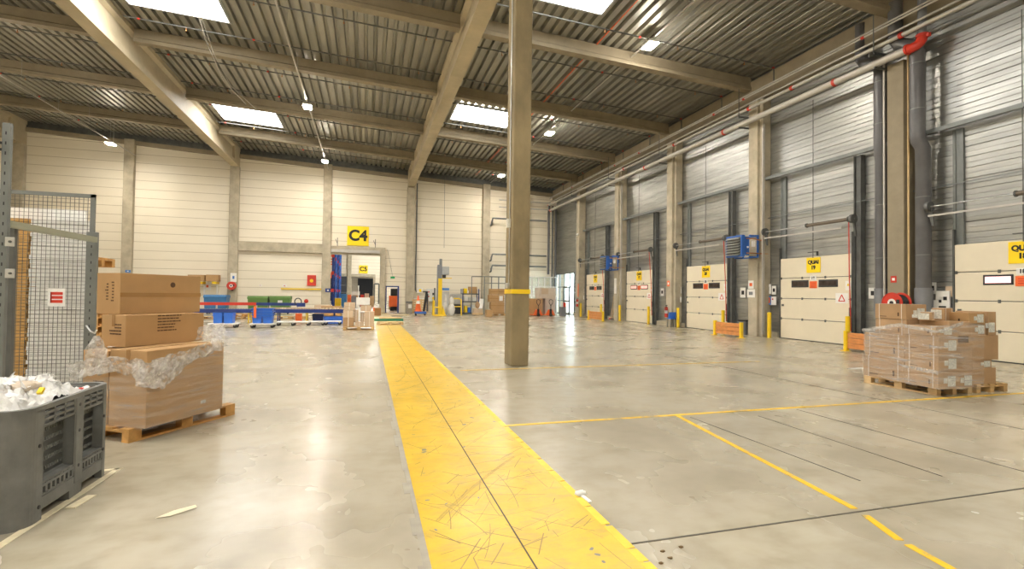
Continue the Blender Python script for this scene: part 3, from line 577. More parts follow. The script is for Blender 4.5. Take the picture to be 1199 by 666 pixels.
t = thing('hose_cabinet', 'red fire hose cabinet on the far wall', 'fire cabinet', ((p.x+q.x)/2, YB - .125, (p.z+q.z)/2)); w2 = (q.x-p.x)/2; h2 = (p.z-q.z)/2; mesh('cabinet', B().box(-w2, w2, 0, .12, -h2, h2), red, t, .01); mesh('reel_symbol', B().cyl((0, -.01, -.03), (0, 0, -.03), w2*.42, n=16), yellow, t)
p = at(329, 338, YB); q = at(378, 339, YB); solo('yellow_bar', B().box(p.x, q.x, YB - .1, YB - .003, p.z - .045, p.z + .045), yellow, 'thin yellow bar on the far wall below the fire cabinet', 'bar')
YC = YB - .35
for (a, b_, c_, d_, m, sub, lab, yy) in ((270, 319.5, 277, 330, white, bluesign, 'white notice with a blue square on the reel column', YC), (270, 331, 273.5, 334, red, white, 'small red fire sign above the reel', YC), (381, 337.5, 387, 342, navy, white, 'small navy notice on the column left of the C4 opening', YC), (303.5, 333, 306.5, 335, white, red, 'tiny notice on the far wall left of the fire cabinet', YB), (331, 333, 335.5, 336, white, red, 'tiny notice on the far wall above the yellow bar', YB), (147, 316, 153, 319, bluesign, white, 'blue notice low on the second column', YC)):
    p = at(a, b_, yy); q = at(c_, d_, yy); wp(p.x, q.x, q.z, p.z, m, lab, sub=sub, yy=yy)
# shelf with two cartons on the far wall
for (a, b_, c_, d_, lab) in ((221, 321.5, 240, 329, 'left small carton on the far wall shelf'), (242.3, 321.5, 256.5, 329.5, 'right small carton on the far wall shelf')):
    p = at(a, b_, 40.8); q = at(c_, d_, 40.8); o = solo('carton', B().box(p.x, q.x, 40.6, 41.2, q.z, p.z), card2, lab, 'carton', group='cartons on the far wall shelf')
for a, c_, nm in ((234, 238, 'left'), (249, 254, 'right')):
    p = at(a, 329.5, 40.8); q = at(c_, 334, 40.8); o = thing('shelf_bracket', f'yellow topped bracket under the {nm} wall carton', 'bracket'); mesh('pad', B().box(p.x, q.x, 40.6, 41.4, q.z + .1, p.z - .01), yellow, o); mesh('upright', B().box(p.x + .1, p.x + .2, 41.3, 41.45, q.z - 1.1, q.z + .1), white, o)
p = at(239, 330.5, YB); q = at(247, 339.5, YB); wp(p.x, q.x, q.z, p.z, white, 'grey white notice between the two wall brackets', sub=orange)

# ---- things in front of the far wall, placed by their own distance
ZFLOAT = ('white_bundle', 'wrapped_bundle')
def far_box(px0, py0, px1, py1, Y, depth, m, name, lab, cat, bevel=.0, group=None, taper=0):
    p = at(px0, py0, Y); q = at(px1, py1, Y); zb = q.z if name in ZFLOAT else 0
    return solo(name, B().box(p.x, q.x, Y, Y + depth, zb, p.z), m, lab, cat, group, bevel=bevel)
def waste_bin(px0, px1, py0, Y, m, lab, ml=None):
    p = at(px0, py0, Y); q = at(px1, py0, Y); w = q.x - p.x; h = p.z; t = thing('waste_container', lab, 'waste container', ((p.x+q.x)/2, Y, 0), group='wheeled waste containers on the far wall')
    mesh('body', B().add([(-w*.45, .1, .15), (w*.45, .1, .15), (w*.45, .85, .15), (-w*.45, .85, .15), (-w*.48, 0, h - .2), (w*.48, 0, h - .2), (w*.48, .95, h - .2), (-w*.48, .95, h - .2)], [(0, 1, 2, 3), (4, 5, 6, 7), (0, 1, 5, 4), (1, 2, 6, 5), (2, 3, 7, 6), (3, 0, 4, 7)]), m, t)
    mesh('lid', B().prism([(-.04, h - .2), (.99, h - .2), (.99, h - .08), (.9, h), (.1, h), (-.04, h - .1)], 'x', -w/2, w/2), m, t)
    for sx in (-1, 1):
        for yy in (.2, .75): mesh('wheel', B().cyl((sx*w*.36 - .03, yy, .09), (sx*w*.36 + .03, yy, .09), .09, n=10), rubber, t)
    if ml: mesh('sticker', B().box(-w*.1, w*.12, -.02, 0, h - .5, h - .3), ml, t)
waste_bin(238, 265.5, 345, 38.6, binblue, 'blue wheeled waste container left of the hose reel'); waste_bin(289.5, 314, 346.5, 38.6, green, 'green wheeled waste container nearer the hose reel'); waste_bin(315.5, 340, 346.5, 38.6, green, 'green wheeled waste container with a white sticker', white)

# ================================================================ pallets and cartons
def pallet(lab, Lx, Wy, loc, rz, m=wood, group='wooden pallets'):
    t = thing('wooden_pallet', lab, 'pallet', loc, rz, group); b = B(); n = 7
    for k in range(n):
        y = -Wy/2 + (k + .5) * Wy/n if False else 0
    nb = 5; bw = .115 if Wy < 1 else .13
    for k in range(nb):
        y = -Wy/2 + bw/2 + k * (Wy - bw)/(nb - 1); b.box(-Lx/2, Lx/2, y - bw/2, y + bw/2, .122, .144)
    mesh('deck_boards', b, m, t, .003)
    b = B()
    for x in (-Lx/2 + .07, 0, Lx/2 - .07): b.box(x - .07, x + .07, -Wy/2, Wy/2, .1, .122)
    mesh('cross_boards', b, m, t)
    for y in (-Wy/2 + .05, 0, Wy/2 - .05):
        mesh('skid', B().box(-Lx/2, Lx/2, y - .05, y + .05, 0, .022), m, t)
        for x in (-Lx/2 + .07, 0, Lx/2 - .07): mesh('block', B().box(x - .07, x + .07, y - .05, y + .05, .022, .1), m, t, .004)
    return t
def carton(lab, corner, ang, Lx, Wy, z0, H, m=card, group=None, marks=None, tapes=True, straps=0, sticker=None, bevel=.006):
    """corner: the near corner; the long side runs along ang, the short one to its left"""
    a = math.radians(ang); d = Vector((math.cos(a), math.sin(a))); p = Vector((-math.sin(a), math.cos(a)))
    c = Vector(corner[:2]) + d * Lx/2 + p * Wy/2
    o = solo('carton', B().box(-Lx/2, Lx/2, -Wy/2, Wy/2, 0, H), m, lab, 'carton', group, (c.x, c.y, z0 + .001), a, bevel)
    e = .003
    if tapes: mesh('tape', B().box(-Lx/2 - e, Lx/2 + e, -.025, .025, H - .001, H + .002).box(-Lx/2 - e, -Lx/2 - .001, -.025, .025, H - .13, H).box(Lx/2 + .001, Lx/2 + e, -.025, .025, H - .13, H), tape, o)
    if marks:
        b = B()
        for (sd, u, v, w, h) in marks:           # sd: 'r' long side facing out (-y), 'l' short side (-x)
            k = 0; z = v
            nl = max(1, int(h / .035))
            for i in range(nl):
                ww = w * random.uniform(.55, 1); z = v + h - i * .035; x = u
                while x < u + ww:
                    l = random.uniform(.015, .05)
                    if sd == 'r': b.box(x, min(x + l, u + ww), -Wy/2 - e, -Wy/2 - .0005, z, z + .014)
                    else: b.box(-Lx/2 - e, -Lx/2 - .0005, x, min(x + l, u + ww), z, z + .014)
                    x += l + .008
        mesh('printed_text', b, inkbrown, o)
    if straps:
        b = B()
        for x in ((-.32, .32) if straps == 2 else (.3,)):
            x *= Lx; b.box(x - .006, x + .006, -Wy/2 - e, Wy/2 + e, -.0, H + e)
        mesh('strap', b, strap, o)
    if sticker:
        for sd, u, v, w, h in sticker:
            bb = B().box(u, u + w, -Wy/2 - .004, -Wy/2 - .0005, v, v + h) if sd == 'r' else (B().box(-Lx/2 - .004, -Lx/2 - .0005, u, u + w, v, v + h) if sd == 'l' else B().box(Lx/2 + .0005, Lx/2 + .004, u, u + w, v, v + h))
            mesh('sticker', bb, labelm, o)
    return o
# left pallet
a_ = 56.5; dL = Vector((math.cos(math.radians(a_)), math.sin(math.radians(a_)))); pL = Vector((-dL.y, dL.x)); nL = Vector((-2.36, 6.13))
cL = nL + dL * .67 + pL * .55
pallet('wooden pallet under the tall brown cartons on the left', 1.34, 1.1, (cL.x, cL.y, 0), math.radians(a_), card2 and mt('orange pallet wood', (.55, .30, .09), .7, var=.3, vs=5, bump=.3, bs=25))
GL = 'brown cartons on the left pallet'
carton('large brown carton at the bottom of the left pallet, wrapped in film', (-2.209, 6.119), 60, 1.01, .50, .144, .812, card2, GL, [('r', .05, .30, .001, .05)], sticker=[('r', .18, .12, .07, .035)])
carton('brown carton behind the film, left of the large bottom one', (-2.665, 6.40), 60, .95, .36, .144, .79, card2, GL, [('l', -.1, .5, .18, .12), ('l', -.12, .2, .2, .25)])
carton('long brown carton in the middle of the left stack with a block of print', (-2.577, 6.547), 54.3, .95, .40, .957, .355, card2, GL, [('r', -.12, .09, .34, .24), ('l', -.13, .10, .2, .14)])
o = carton('long brown carton on top of the left stack with a round mark', (-2.709, 6.723), 55.8, 1.014, .385, 1.314, .475, card2, GL, [('l', -.09, .1, .05, .26), ('l', .0, .12, .05, .22)], tapes=False)
mesh('tape', B().box(-.507, .51, -.196, -.193, .20, .25), tape, o); mesh('round_mark', B().cyl((.12, -.1955, .35), (.12, -.193, .35), .033, n=18), inkbrown, o)
# film around the bottom tier and its loose crumpled edge
def sheet(name, pts0, pts1, nu, nv, amp, mat, parent=None, fr=7., seed=0, thick=0):
    """surface between two polylines with crumples along its normal"""
    def along(P, t):
        P = [Vector(p) for p in P]; ls = [(b - a).length for a, b in zip(P, P[1:])]; s = t * sum(ls)
        for a, b, l in zip(P, P[1:], ls):
            if s <= l or b == P[-1]: return a.lerp(b, min(1, s / max(l, 1e-6)))
            s -= l
    vs = []
    for i in range(nu + 1):
        A = along(pts0, i/nu); Z = along(pts1, i/nu)
        for j in range(nv + 1):
            v = A.lerp(Z, j/nv); n = noise.noise_vector(Vector((v.x*fr + seed, v.y*fr, v.z*fr))); n2 = noise.noise_vector(Vector((v.x*fr*2.7, v.y*fr*2.7 + seed, v.z*fr*2.7)))
            vs.append(v + n * amp + n2 * amp * .5)
    b = B().add(vs, [(i*(nv+1)+j, (i+1)*(nv+1)+j, (i+1)*(nv+1)+j+1, i*(nv+1)+j+1) for i in range(nu) for j in range(nv)], amp < .01)
    return mesh(name, b, mat, parent)
def P2(corner, ang, u, v, z): a = math.radians(ang); return Vector((corner[0] + math.cos(a)*u - math.sin(a)*v, corner[1] + math.sin(a)*u + math.cos(a)*v, z))
K = (-2.209, 6.119); off = -.018
wr = thing('stretch_film', 'clear stretch film wrapped round the left pallet with a torn crumpled edge', 'film')
sheet('film_wrap', [P2(K, 60, -.02, .98, .15), P2(K, 60, off, off, .13), P2(K, 60, 1.03, off, .15)], [P2(K, 60, -.02, .98, .62), P2(K, 60, off, off, .72), P2(K, 60, 1.03, off, .97)], 40, 14, .004, film, wr, 5)
sheet('film_edge', [P2(K, 60, -.07, .98, .60), P2(K, 60, -.05, .35, .74), P2(K, 60, -.05, -.03, .66), P2(K, 60, .3, -.045, .72), P2(K, 60, 1.04, -.04, .90)], [P2(K, 60, -.10, .96, .80), P2(K, 60, -.10, .3, .90), P2(K, 60, -.02, -.06, .84), P2(K, 60, .4, -.06, .93), P2(K, 60, 1.04, .02, 1.02)], 90, 10, .035, filmc, wr, 9, 3)
sheet('film_flap', [P2(K, 60, -.09, .02, .60), P2(K, 60, .10, -.10, .55), P2(K, 60, .42, -.07, .74)], [P2(K, 60, -.1, .10, .84), P2(K, 60, .2, -.08, .86), P2(K, 60, .62, -.06, .90)], 36, 12, .03, filmc, wr, 10, 8)
sheet('film_flap', [P2(K, 60, 1.03, .0, 1.0), P2(K, 60, 1.0, .45, .97)], [P2(K, 60, 1.1, .1, 1.20), P2(K, 60, 1.05, .45, 1.12)], 14, 10, .025, filmc, wr, 10, 5)
tp = at(113, 392, 6.35); l0 = at(91, 441, 6.3); l1 = at(135, 436, 6.25)
sheet('film_flap', [l0, l1], [tp + Vector((-.02, 0, 0)), tp + Vector((.03, 0, 0))], 16, 16, .03, filmc, wr, 9, 11)
sheet('film_flap', [l0, at(96, 432, 6.4)], [at(108, 400, 6.35), tp], 8, 8, .02, filmc, wr, 12, 2)

# right wrapped pallet
pallet('pale pallet under the film-wrapped cartons on the right', 1.28, .84, (9.60, 6.715, 0), PI/2, woodl)
GR = 'cartons wrapped together on the right pallet'
stk = [('x', 0, 0, 0, 0)]
def rc(lab, cx, cy, Lx, Wy, z0, z1, ang=83, **k):
    # near-left corner (cx, cy); long side runs away from the viewer along ang, width Wy to the right
    a = math.radians(ang); d = Vector((math.cos(a), math.sin(a))); r = Vector((math.sin(a), -math.cos(a)))
    c = Vector((cx, cy)) + d * Lx/2 + r * Wy/2; H = z1 - z0 - .002
    m = k.get('m', card3)
    o = solo('carton', B().box(-Lx/2, Lx/2, -Wy/2, Wy/2, 0, H), m, lab, 'carton', k.get('g', GR), (c.x, c.y, z0 + .001), a, .005)
    b = B()
    if k.get('straps', 1):
        for x in (-.36 * Lx, .36 * Lx): b.box(x - .006, x + .006, -Wy/2 - .003, Wy/2 + .003, 0, H + .003)
        mesh('strap', b, strap, o)
    if k.get('st', 1):
        hh = min(.17, H * .75); mesh('sticker', B().box(-Lx/2 - .004, -Lx/2 - .0005, -Wy/2 + .04, -Wy/2 + .04 + .15, H * .12, H * .12 + hh).box(-Lx/2 - .004, -Lx/2 - .0005, -Wy/2 + .2, -Wy/2 + .27, H * .3, H * .3 + hh * .5), labelm, o)
    # printed box near the strap on the long outer (left, +y) side
    q = B().box(-Lx*.28, -Lx*.24, Wy/2 + .0005, Wy/2 + .003, H*.2, H*.45).box(Lx*.12, Lx*.34, Wy/2 + .0005, Wy/2 + .003, H*.14, H*.18); mesh('printed_text', q, inkbrown, o)
    return o
rc('near bottom carton of the right wrapped stack', 9.015, 5.95, .59, .38, .144, .432); rc('second carton up at the near end of the right wrapped stack', 9.02, 5.94, .59, .38, .432, .735); rc('third carton up at the near end of the right wrapped stack', 9.018, 5.94, .59, .38, .735, 1.012)
rc('thin carton near the top of the right wrapped stack', 9.0, 5.96, .56, .34, 1.012, 1.165)
rc('wide carton at the rear bottom left of the right wrapped stack', 9.09, 6.54, .84, .38, .144, .54); rc('wide carton second up at the rear of the right wrapped stack', 9.10, 6.54, .82, .38, .54, .965); rc('carton third up at the rear of the right wrapped stack', 9.15, 6.54, .62, .38, .965, 1.245)
rc('plain carton crowning the right wrapped stack in front of the reel', 9.14, 6.54, .62, .42, 1.247, 1.52, m=card)
rc('flat open-topped carton under the loose ones of the right stack', 9.36, 6.0, .9, .44, 1.0, 1.245, 84, m=card, straps=0, st=0)
rc('bottom carton in the right column of the wrapped stack', 9.425, 5.975, .52, .40, .144, .40, 84, straps=0); rc('tall plain carton in the right column of the wrapped stack', 9.425, 5.98, .52, .40, .40, .885, 84, m=card, straps=0, st=0)
rc('rear lower carton in the right column of the wrapped stack', 9.50, 6.55, .7, .38, .144, .60, 84, straps=0, st=0); rc('rear upper carton in the right column of the wrapped stack', 9.50, 6.55, .7, .38, .60, .995, 84, straps=0, st=0)
rc('narrow loose carton lying across the top of the right stack', 9.19, 6.34, .42, .16, 1.247, 1.39, 30, m=card)
rc('loose carton lying behind the narrow one on top of the right stack', 9.58, 6.42, .50, .18, 1.247, 1.46, 20, m=card)
wr = thing('stretch_film', 'clear shiny stretch film round the right stack of cartons', 'film')
Q = (9.0, 5.925)
def PR(u, v, z): a = math.radians(83); return Vector((Q[0] + math.cos(a)*u + math.sin(a)*v, Q[1] + math.sin(a)*u - math.cos(a)*v, z))
film2 = film_mat('tight stretch film', .035, .75, (1.0, .8, 11))
sheet('film_wrap', [PR(1.47, .02, .16), PR(1.47, -.035, .15), PR(.6, -.04, .15), PR(-.012, -.03, .14), PR(-.03, .42, .14), PR(-.02, .86, .14)], [PR(1.47, .02, 1.0), PR(1.3, .0, 1.02), PR(.6, -.01, 1.16), PR(-.012, -.02, 1.18), PR(-.03, .42, 1.24), PR(-.02, .86, 1.2)], 60, 16, .006, film2, wr, 4, 4)
sheet('film_edge', [PR(1.42, -.05, .98), PR(.65, -.045, 1.12), PR(-.02, -.045, 1.06), PR(-.045, .42, 1.20)], [PR(1.42, -.05, 1.03), PR(.65, -.045, 1.19), PR(-.02, -.045, 1.10), PR(-.045, .42, 1.26)], 60, 3, .008, filmc, wr, 9, 1)
sheet('film_edge', [PR(.55, -.055, .42), PR(-.03, -.05, .38)], [PR(.75, -.055, .47), PR(-.03, -.05, .45)], 30, 4, .01, filmc, wr, 9, 9)
# second pallet right
pallet('darker pallet under the loose cartons right of the wrapped stack', 1.1, .78, (10.53, 6.63, 0), PI/2, wood)
G2 = 'loose cartons stacked on the second right pallet'
k2 = dict(g=G2, straps=0)
rc('bottom plain carton of the loose right pile', 9.98, 6.09, .6, .66, .144, .43, 90, m=card, st=0, **k2); rc('small low carton second up in the loose right pile', 9.97, 6.09, .6, .56, .43, .57, 90, m=card3, **k2)
rc('biggest carton in the middle of the loose right pile', 9.93, 6.07, .7, .74, .57, 1.0, 90, m=card, st=0, **k2); rc('square carton above the biggest one in the loose right pile', 9.93, 6.08, .6, .44, 1.0, 1.2, 90, m=card3, **k2)
rc('carton with a large sticker topping the loose right pile', 9.90, 6.05, .6, .40, 1.2, 1.39, 90, m=card2, **k2); rc('upright carton standing at the right edge of the loose right pile', 10.40, 6.06, .5, .20, 1.0, 1.41, 90, m=card, **k2)

# ================================================================ plastic pallet box, front left
X0, X1, Yn, Yf, HZ = -3.34, -2.14, 4.06, 5.22, .79
t = thing('plastic_pallet_box', 'big grey plastic pallet box full of white plastic scrap', 'pallet box', (0, 0, 0))
def arc(cx, cy, r, a0, a1, n=8): return [(cx + r*math.cos(a0 + (a1-a0)*i/n), cy + r*math.sin(a0 + (a1-a0)*i/n)) for i in range(n + 1)]
def outline(i, r): return arc(X1 - r - i + 0, Yn + r + i, r, -PI/2, 0) + arc(X1 - r - i, Yf - r - i, r, 0, PI/2) + arc(X0 + r + i, Yf - r - i, r, PI/2, PI) + arc(X0 + r + i, Yn + r + i, r, PI, 1.5*PI)
def ring(o1, o2, z0, z1):
    n = len(o1); vs = [(x, y, z) for z in (z0, z1) for x, y in o1] + [(x, y, z) for z in (z0, z1) for x, y in o2]; fs = []
    for i in range(n):
        j = (i+1) % n; fs += [(i, j, n+j, n+i), (2*n+i, 3*n+i, 3*n+j, 2*n+j), (n+i, n+j, 3*n+j, 3*n+i), (i, 2*n+i, 2*n+j, j)]
    return vs, fs
oo = outline(0, .13); oi = outline(.035, .10)
mesh('rim', B().add(*ring(oo, oi, HZ - .035, HZ)), boxg, t)
mesh('floor_panel', B().prism(outline(.01, .12), 'z', .10, .14), boxg, t)
# corner posts
pc = B()
for cx, cy, sx, sy in ((X1, Yn, -1, 1), (X1, Yf, -1, -1), (X0, Yn, 1, 1), (X0, Yf, 1, -1)):
    r = .13; w = .17 if cy == Yn else .13; pts = [(cx + sx*w*1.6, cy), (cx + sx*r, cy)] + [(cx + sx*(r - r*math.sin(q*PI/16)), cy + sy*(r - r*math.cos(q*PI/16))) for q in range(1, 8)] + [(cx, cy + sy*r), (cx, cy + sy*w*1.15), (cx + sx*.05, cy + sy*w*1.15), (cx + sx*.05, cy + sy*r), (cx + sx*r, cy + sy*.05), (cx + sx*w*1.6, cy + sy*.05)]
    mesh('corner_post', B().prism(pts, 'z', .0, HZ - .03), boxg, t)
def slotted(b, y0, y1, z0, z1, xo, th, nr, nc, hs, vs_):
    """bars round a grid of slots in a plane of constant x"""
    dz = (z1 - z0)/nr; dy = (y1 - y0)/nc
    for i in range(nr + 1): b.box(xo - th, xo, y0, y1, z0 + i*dz - hs, z0 + i*dz + hs)
    for j in range(nc + 1): b.box(xo - th, xo, y0 + j*dy - vs_, y0 + j*dy + vs_, z0, z1)
ym = 4.70; sp = B(); back = B(); vt = B(); ft = B()
for (ya, yb) in ((Yn + .20, ym - .058), (ym + .068, Yf - .15)):
    slotted(sp, ya, yb, .27, .62, X1 - .075, .02, 5, 13, .022, .008)          # recessed ventilated wall
    slotted(vt, ya, yb, .645, .765, X1 - .004, .03, 3, 3, .009, .009)         # long slots under the rim
    slotted(ft, ya, yb, .165, .25, X1 - .005, .05, 1, 7, .008, .012)          # ribs at the foot
    sp.box(X1 - .08, X1 - .002, ya - .02, ya, .2, .64).box(X1 - .08, X1 - .002, yb, yb + .02, .2, .64)
    ft.add([(X1 - .08, ya, .27), (X1 - .08, yb, .27), (X1 - .002, yb, .235), (X1 - .002, ya, .235), (X1 - .08, ya, .25), (X1 - .08, yb, .25), (X1 - .002, yb, .22), (X1 - .002, ya, .22)], [(0, 1, 2, 3), (7, 6, 5, 4), (0, 4, 5, 1), (1, 5, 6, 2), (2, 6, 7, 3), (3, 7, 4, 0)])
mesh('vent_panel', sp, boxg, t); mesh('slot_band', vt, boxg, t); mesh('foot_ribs', ft, boxg, t)
mesh('middle_post', B().box(X1 - .09, X1 + .004, ym - .05, ym + .06, .10, HZ - .03), boxg, t, .01)
ob = B().box(X0 + .02, X0 + .06, Yn + .1, Yf - .1, .12, HZ - .02).box(X0 + .1, X1 - .1, Yf - .06, Yf - .02, .12, HZ - .02).box(X0 + .2, X1 - .29, Yn + .05, Yn + .09, .12, HZ - .02).box(X1 - .115, X1 - .10, Yn + .1, Yf - .1, .12, HZ - .09)
mesh('inner_wall', ob, boxg, t)
fb = B(); 
for z in (.66, .70, .745): fb.box(X0 + .25, X1 - .28, Yn + .003, Yn + .04, z - .008, z + .008)
mesh('front_slats', fb, boxg, t)
sk = B().box(X1 - .12, X1 - .002, Yn + .14, Yf - .13, .07, .155).box(X0 + .0, X0 + .1, Yn + .14, Yf - .13, .0, .15).box(X0 + .1, X1 - .1, Yn + .02, Yn + .1, .0, .12)
for yy in (ym - .1, ): sk.box(X1 - .1, X1 - .005, yy, yy + .17, 0, .08)
mesh('skid', sk, boxg, t)
for (yy, z) in ((Yn + .15, .52), (Yn + .16, .10), (ym, .70), (ym, .50), (ym, .23), (Yf - .14, .52), (Yf - .14, .24)): mesh('plug', B().cyl((X1 + .0, yy, z), (X1 + .006, yy, z), .013, n=10), black, t)
for z in (.13, .5): mesh('plug', B().cyl((X1 - .2, Yn - .004, z), (X1 - .2, Yn, z), .02, n=10), black, t)
# heap of scrap inside
hb = B(); nx = ny = 80
for i in range(nx + 1):
    for j in range(ny + 1):
        x = X0 + .07 + (X1 - X0 - .19) * i/nx; y = Yn + .06 + (Yf - Yn - .12) * j/ny; e = min(i, nx - i, j, ny - j)/8; e = min(1, e)
        u = (y - Yn)/(Yf - Yn)
        z = .74 + .13 * e * (1 - 1.1 * max(0, u - .62) * 2) + .05 * noise.noise(Vector((x*4, y*4, 1))) + .05 * noise.noise(Vector((x*13, y*13, 4))) + .045 * noise.noise(Vector((x*30, y*30, 2)))
        hb.v.append((x, y, z))
hb.f = [(i*(ny+1)+j, (i+1)*(ny+1)+j, (i+1)*(ny+1)+j+1, i*(ny+1)+j+1) for i in range(nx) for j in range(ny)]; hb.sm = [False]*len(hb.f)
ob_ = mesh('plastic_scrap', hb, paper); tag(ob_, 'heap of crumpled white plastic scrap filling the grey pallet box', 'scrap', kind='stuff')
scr = B()
for k in range(150):
    x = random.uniform(X0 + .4, X1 - .2); y = random.uniform(Yn + .12, Yf - .3); z = .85 + random.uniform(-.03, .05); s = random.uniform(.03, .10)
    pts = [Vector((x, y, z)) + Vector((random.uniform(-s, s), random.uniform(-s, s), random.uniform(-.02, .05))) for _ in range(5)]
    scr.add(pts, [(0, 1, 2), (0, 2, 3), (0, 3, 4), (1, 2, 4)])
tag(mesh('film_shreds', scr, mt('thin white film', (.86, .85, .84), .35, var=.04)), 'loose shreds of white film on top of the scrap heap', 'scrap', kind='stuff')
solo('paper_sheet', B().cb((-2.56, 4.26, .865), (.34, .22, .012), .3, Matrix.Rotation(.3, 4, 'Z') @ Matrix.Rotation(.16, 4, 'Y') @ Matrix.Rotation(.15, 4, 'X')), mt('grey poly sheet', (.60, .62, .66), .4), 'pale grey plastic sheet lying on the scrap heap', 'sheet', bevel=.004)
for dx, dy, dz, an in ((-3.06, 4.65, .86, .1), (-3.0, 4.6, .885, .25)): solo('folded_sheet', B().cb((dx, dy, dz), (.5, .2, .015), an), white if dz < .87 else mt('lilac sheet', (.48, .48, .62), .5), 'folded flat sheet at the left of the scrap heap, ' + ('lower' if dz < .87 else 'upper'), 'sheet')
solo('shredded_paper', B().sphere((-2.43, 4.58, .86), .085, sx=1., sy=1.2, sz=.55, n=26, m=16, jit=.22), mt('beige shreds', (.62, .53, .42), .8), 'ball of beige shredded paper in the grey box', 'paper')
solo('yellow_scrap', B().cb((-2.27, 4.46, .855), (.03, .05, .02), .5, Matrix.Rotation(.7, 4, 'X')), signy, 'small yellow scrap on the white heap', 'scrap'); solo('red_scrap', B().cb((-2.31, 5.05, .76), (.06, .04, .02), .3), red, 'small red scrap near the back of the grey box', 'scrap')
# floor tapes
def strip(name, p, q, w, m, lab, cat='floor marking', z=.004):
    p, q = Vector((*p[:2], 0)), Vector((*q[:2], 0)); d = (q - p).normalized(); n = Vector((-d.y, d.x, 0)) * w/2
    b = B().add([p - n, q - n, q + n, p + n, *[v + Vector((0, 0, z)) for v in (p - n, q - n, q + n, p + n)]], [(3, 2, 1, 0), (4, 5, 6, 7), (0, 1, 5, 4), (1, 2, 6, 5), (2, 3, 7, 6), (3, 0, 4, 7)])
    return struct(name, b, m, lab, cat)
strip('floor_tape', fl(-60, 678), fl(140, 548), .055, tapew, 'pale floor tape running beside the grey pallet box'); strip('floor_tape', fl(139, 549), fl(112, 552), .05, tapew, 'short crosswise end of the pale floor tape'); strip('floor_tape', fl(82, 595), fl(108, 580), .07, tapew, 'short printed tape patch beside the long floor tape', z=.006)

# ================================================================ cage and sheets at the left
YC_ = 8.4
t = thing('mesh_gate', 'grey wire mesh panel in front of the stored sheets', 'mesh panel', (0, YC_, 0)); p = at(9, 221, YC_); q = at(112, 229, YC_); zt = (p.z + q.z)/2
mesh('frame', B().box(p.x - .3, q.x, -.02, .02, zt - .05, zt).box(q.x - .05, q.x, -.02, .02, 0, zt).box(p.x - .3, q.x, -.02, .02, .1, .15), steelp, t)
wb = B(); x = p.x - .28
while x < q.x - .05: wb.box(x - .0022, x + .0022, -.003, .003, .12, zt); x += .052
z = .15
while z < zt: wb.box(p.x - .3, q.x - .03, -.004, .002, z - .0022, z + .0022); z += .052
mesh('wire_mesh', wb, dark, t)
a = at(57, 337, YC_ - .03); b_ = at(76, 360, YC_ - .03); cx = (a.x + b_.x)/2; cz_ = (a.z + b_.z)/2
s = thing('hanging_notice', 'white notice with red bars hanging on the wire mesh', 'notice', (cx, YC_ - .03, cz_)); mesh('paper', B().box(-.10, .10, -.006, 0, -.12, .13), paper, s); rb = B()
for k in range(3): rb.box(-.07, .07, -.009, -.006, -.07 + k*.055, -.03 + k*.055)
rb.box(-.07, -.055, -.009, -.006, -.07, .08); mesh('red_bars', rb, red, s)
# posts
p0 = at(7, 260, 6.75); p1 = at(112, 281, 8.25)
def post(x, y, w, zt, lab, holes=True, m=steelp):
    t = thing('rack_post', lab, 'rack post', (x, y, 0)); mesh('upright', B().box(-w/2, w/2, -.02, .03, 0, zt), m, t)
    hb = B(); z = .3
    while z < zt - .1: hb.box(-.006, .006, -.0215, -.0195, z, z + .035); z += .11
    tag(mesh('slot_groove', hb, black, t), None, kind=None); return t
a = at(-1, 300, 6.75); b_ = at(8.5, 300, 6.75)
post((a.x + b_.x)/2, 6.75, b_.x - a.x, 3.4, 'tall perforated grey rack post at the left edge', m=steelp)
a = at(-14, 153, 6.8); b_ = at(11, 190, 6.8); t = thing('bracket_plate', 'white perforated plate at the top of the left rack post', 'plate', (0, 6.7, 0)); mesh('plate', B().box(a.x, b_.x - .05, -.02, .02, at(5, 193, 6.7).z, at(5, 155, 6.7).z), white, t, .005)
a2 = at(2, 164, 6.7); mesh('hole', B().box(a2.x - .01, a2.x + .015, -.024, -.019, a2.z - .05, a2.z - .02).box(a2.x - .01, a2.x + .015, -.024, -.019, a2.z - .12, a2.z - .09), black, t)
a = at(104.5, 272, 8.3); b_ = at(117, 272, 8.3); post((a.x + b_.x)/2, 8.25, b_.x - a.x, a.z, 'short perforated grey post beside the tall cartons')
a = at(8, 262, 6.85); b_ = at(113, 281, 8.2); zb = (a.z + b_.z)/2
solo('gate_bar', B().bar((a.x + .02, 6.85, a.z), (b_.x, 8.18, b_.z), .05, .075), mt('olive steel', (.34, .35, .26), .45), 'olive grey bar running back between the two rack posts', 'bar')
for py, nm in ((283, 'upper'), (320, 'lower')):
    a = at(11, py, 6.7); t = thing('hinge_clamp', f'{nm} galvanised clamp on the left rack post', 'clamp', tuple(a)); mesh('plate', B().box(-.03, .05, -.02, .0, -.05, .05), galv, t, .004); mesh('bolt', B().cyl((.02, -.035, 0), (.02, -.02, 0), .014, n=6), dark, t)
a = at(12, 430, 7.0); b_ = at(19, 260, 7.0)
solo('gate_post', B().box(at(5, 400, 7).x, at(14, 400, 7).x, 6.98, 7.04, 0, at(14, 262, 7).z), dark, 'dark gate post just right of the tall left rack post', 'post')
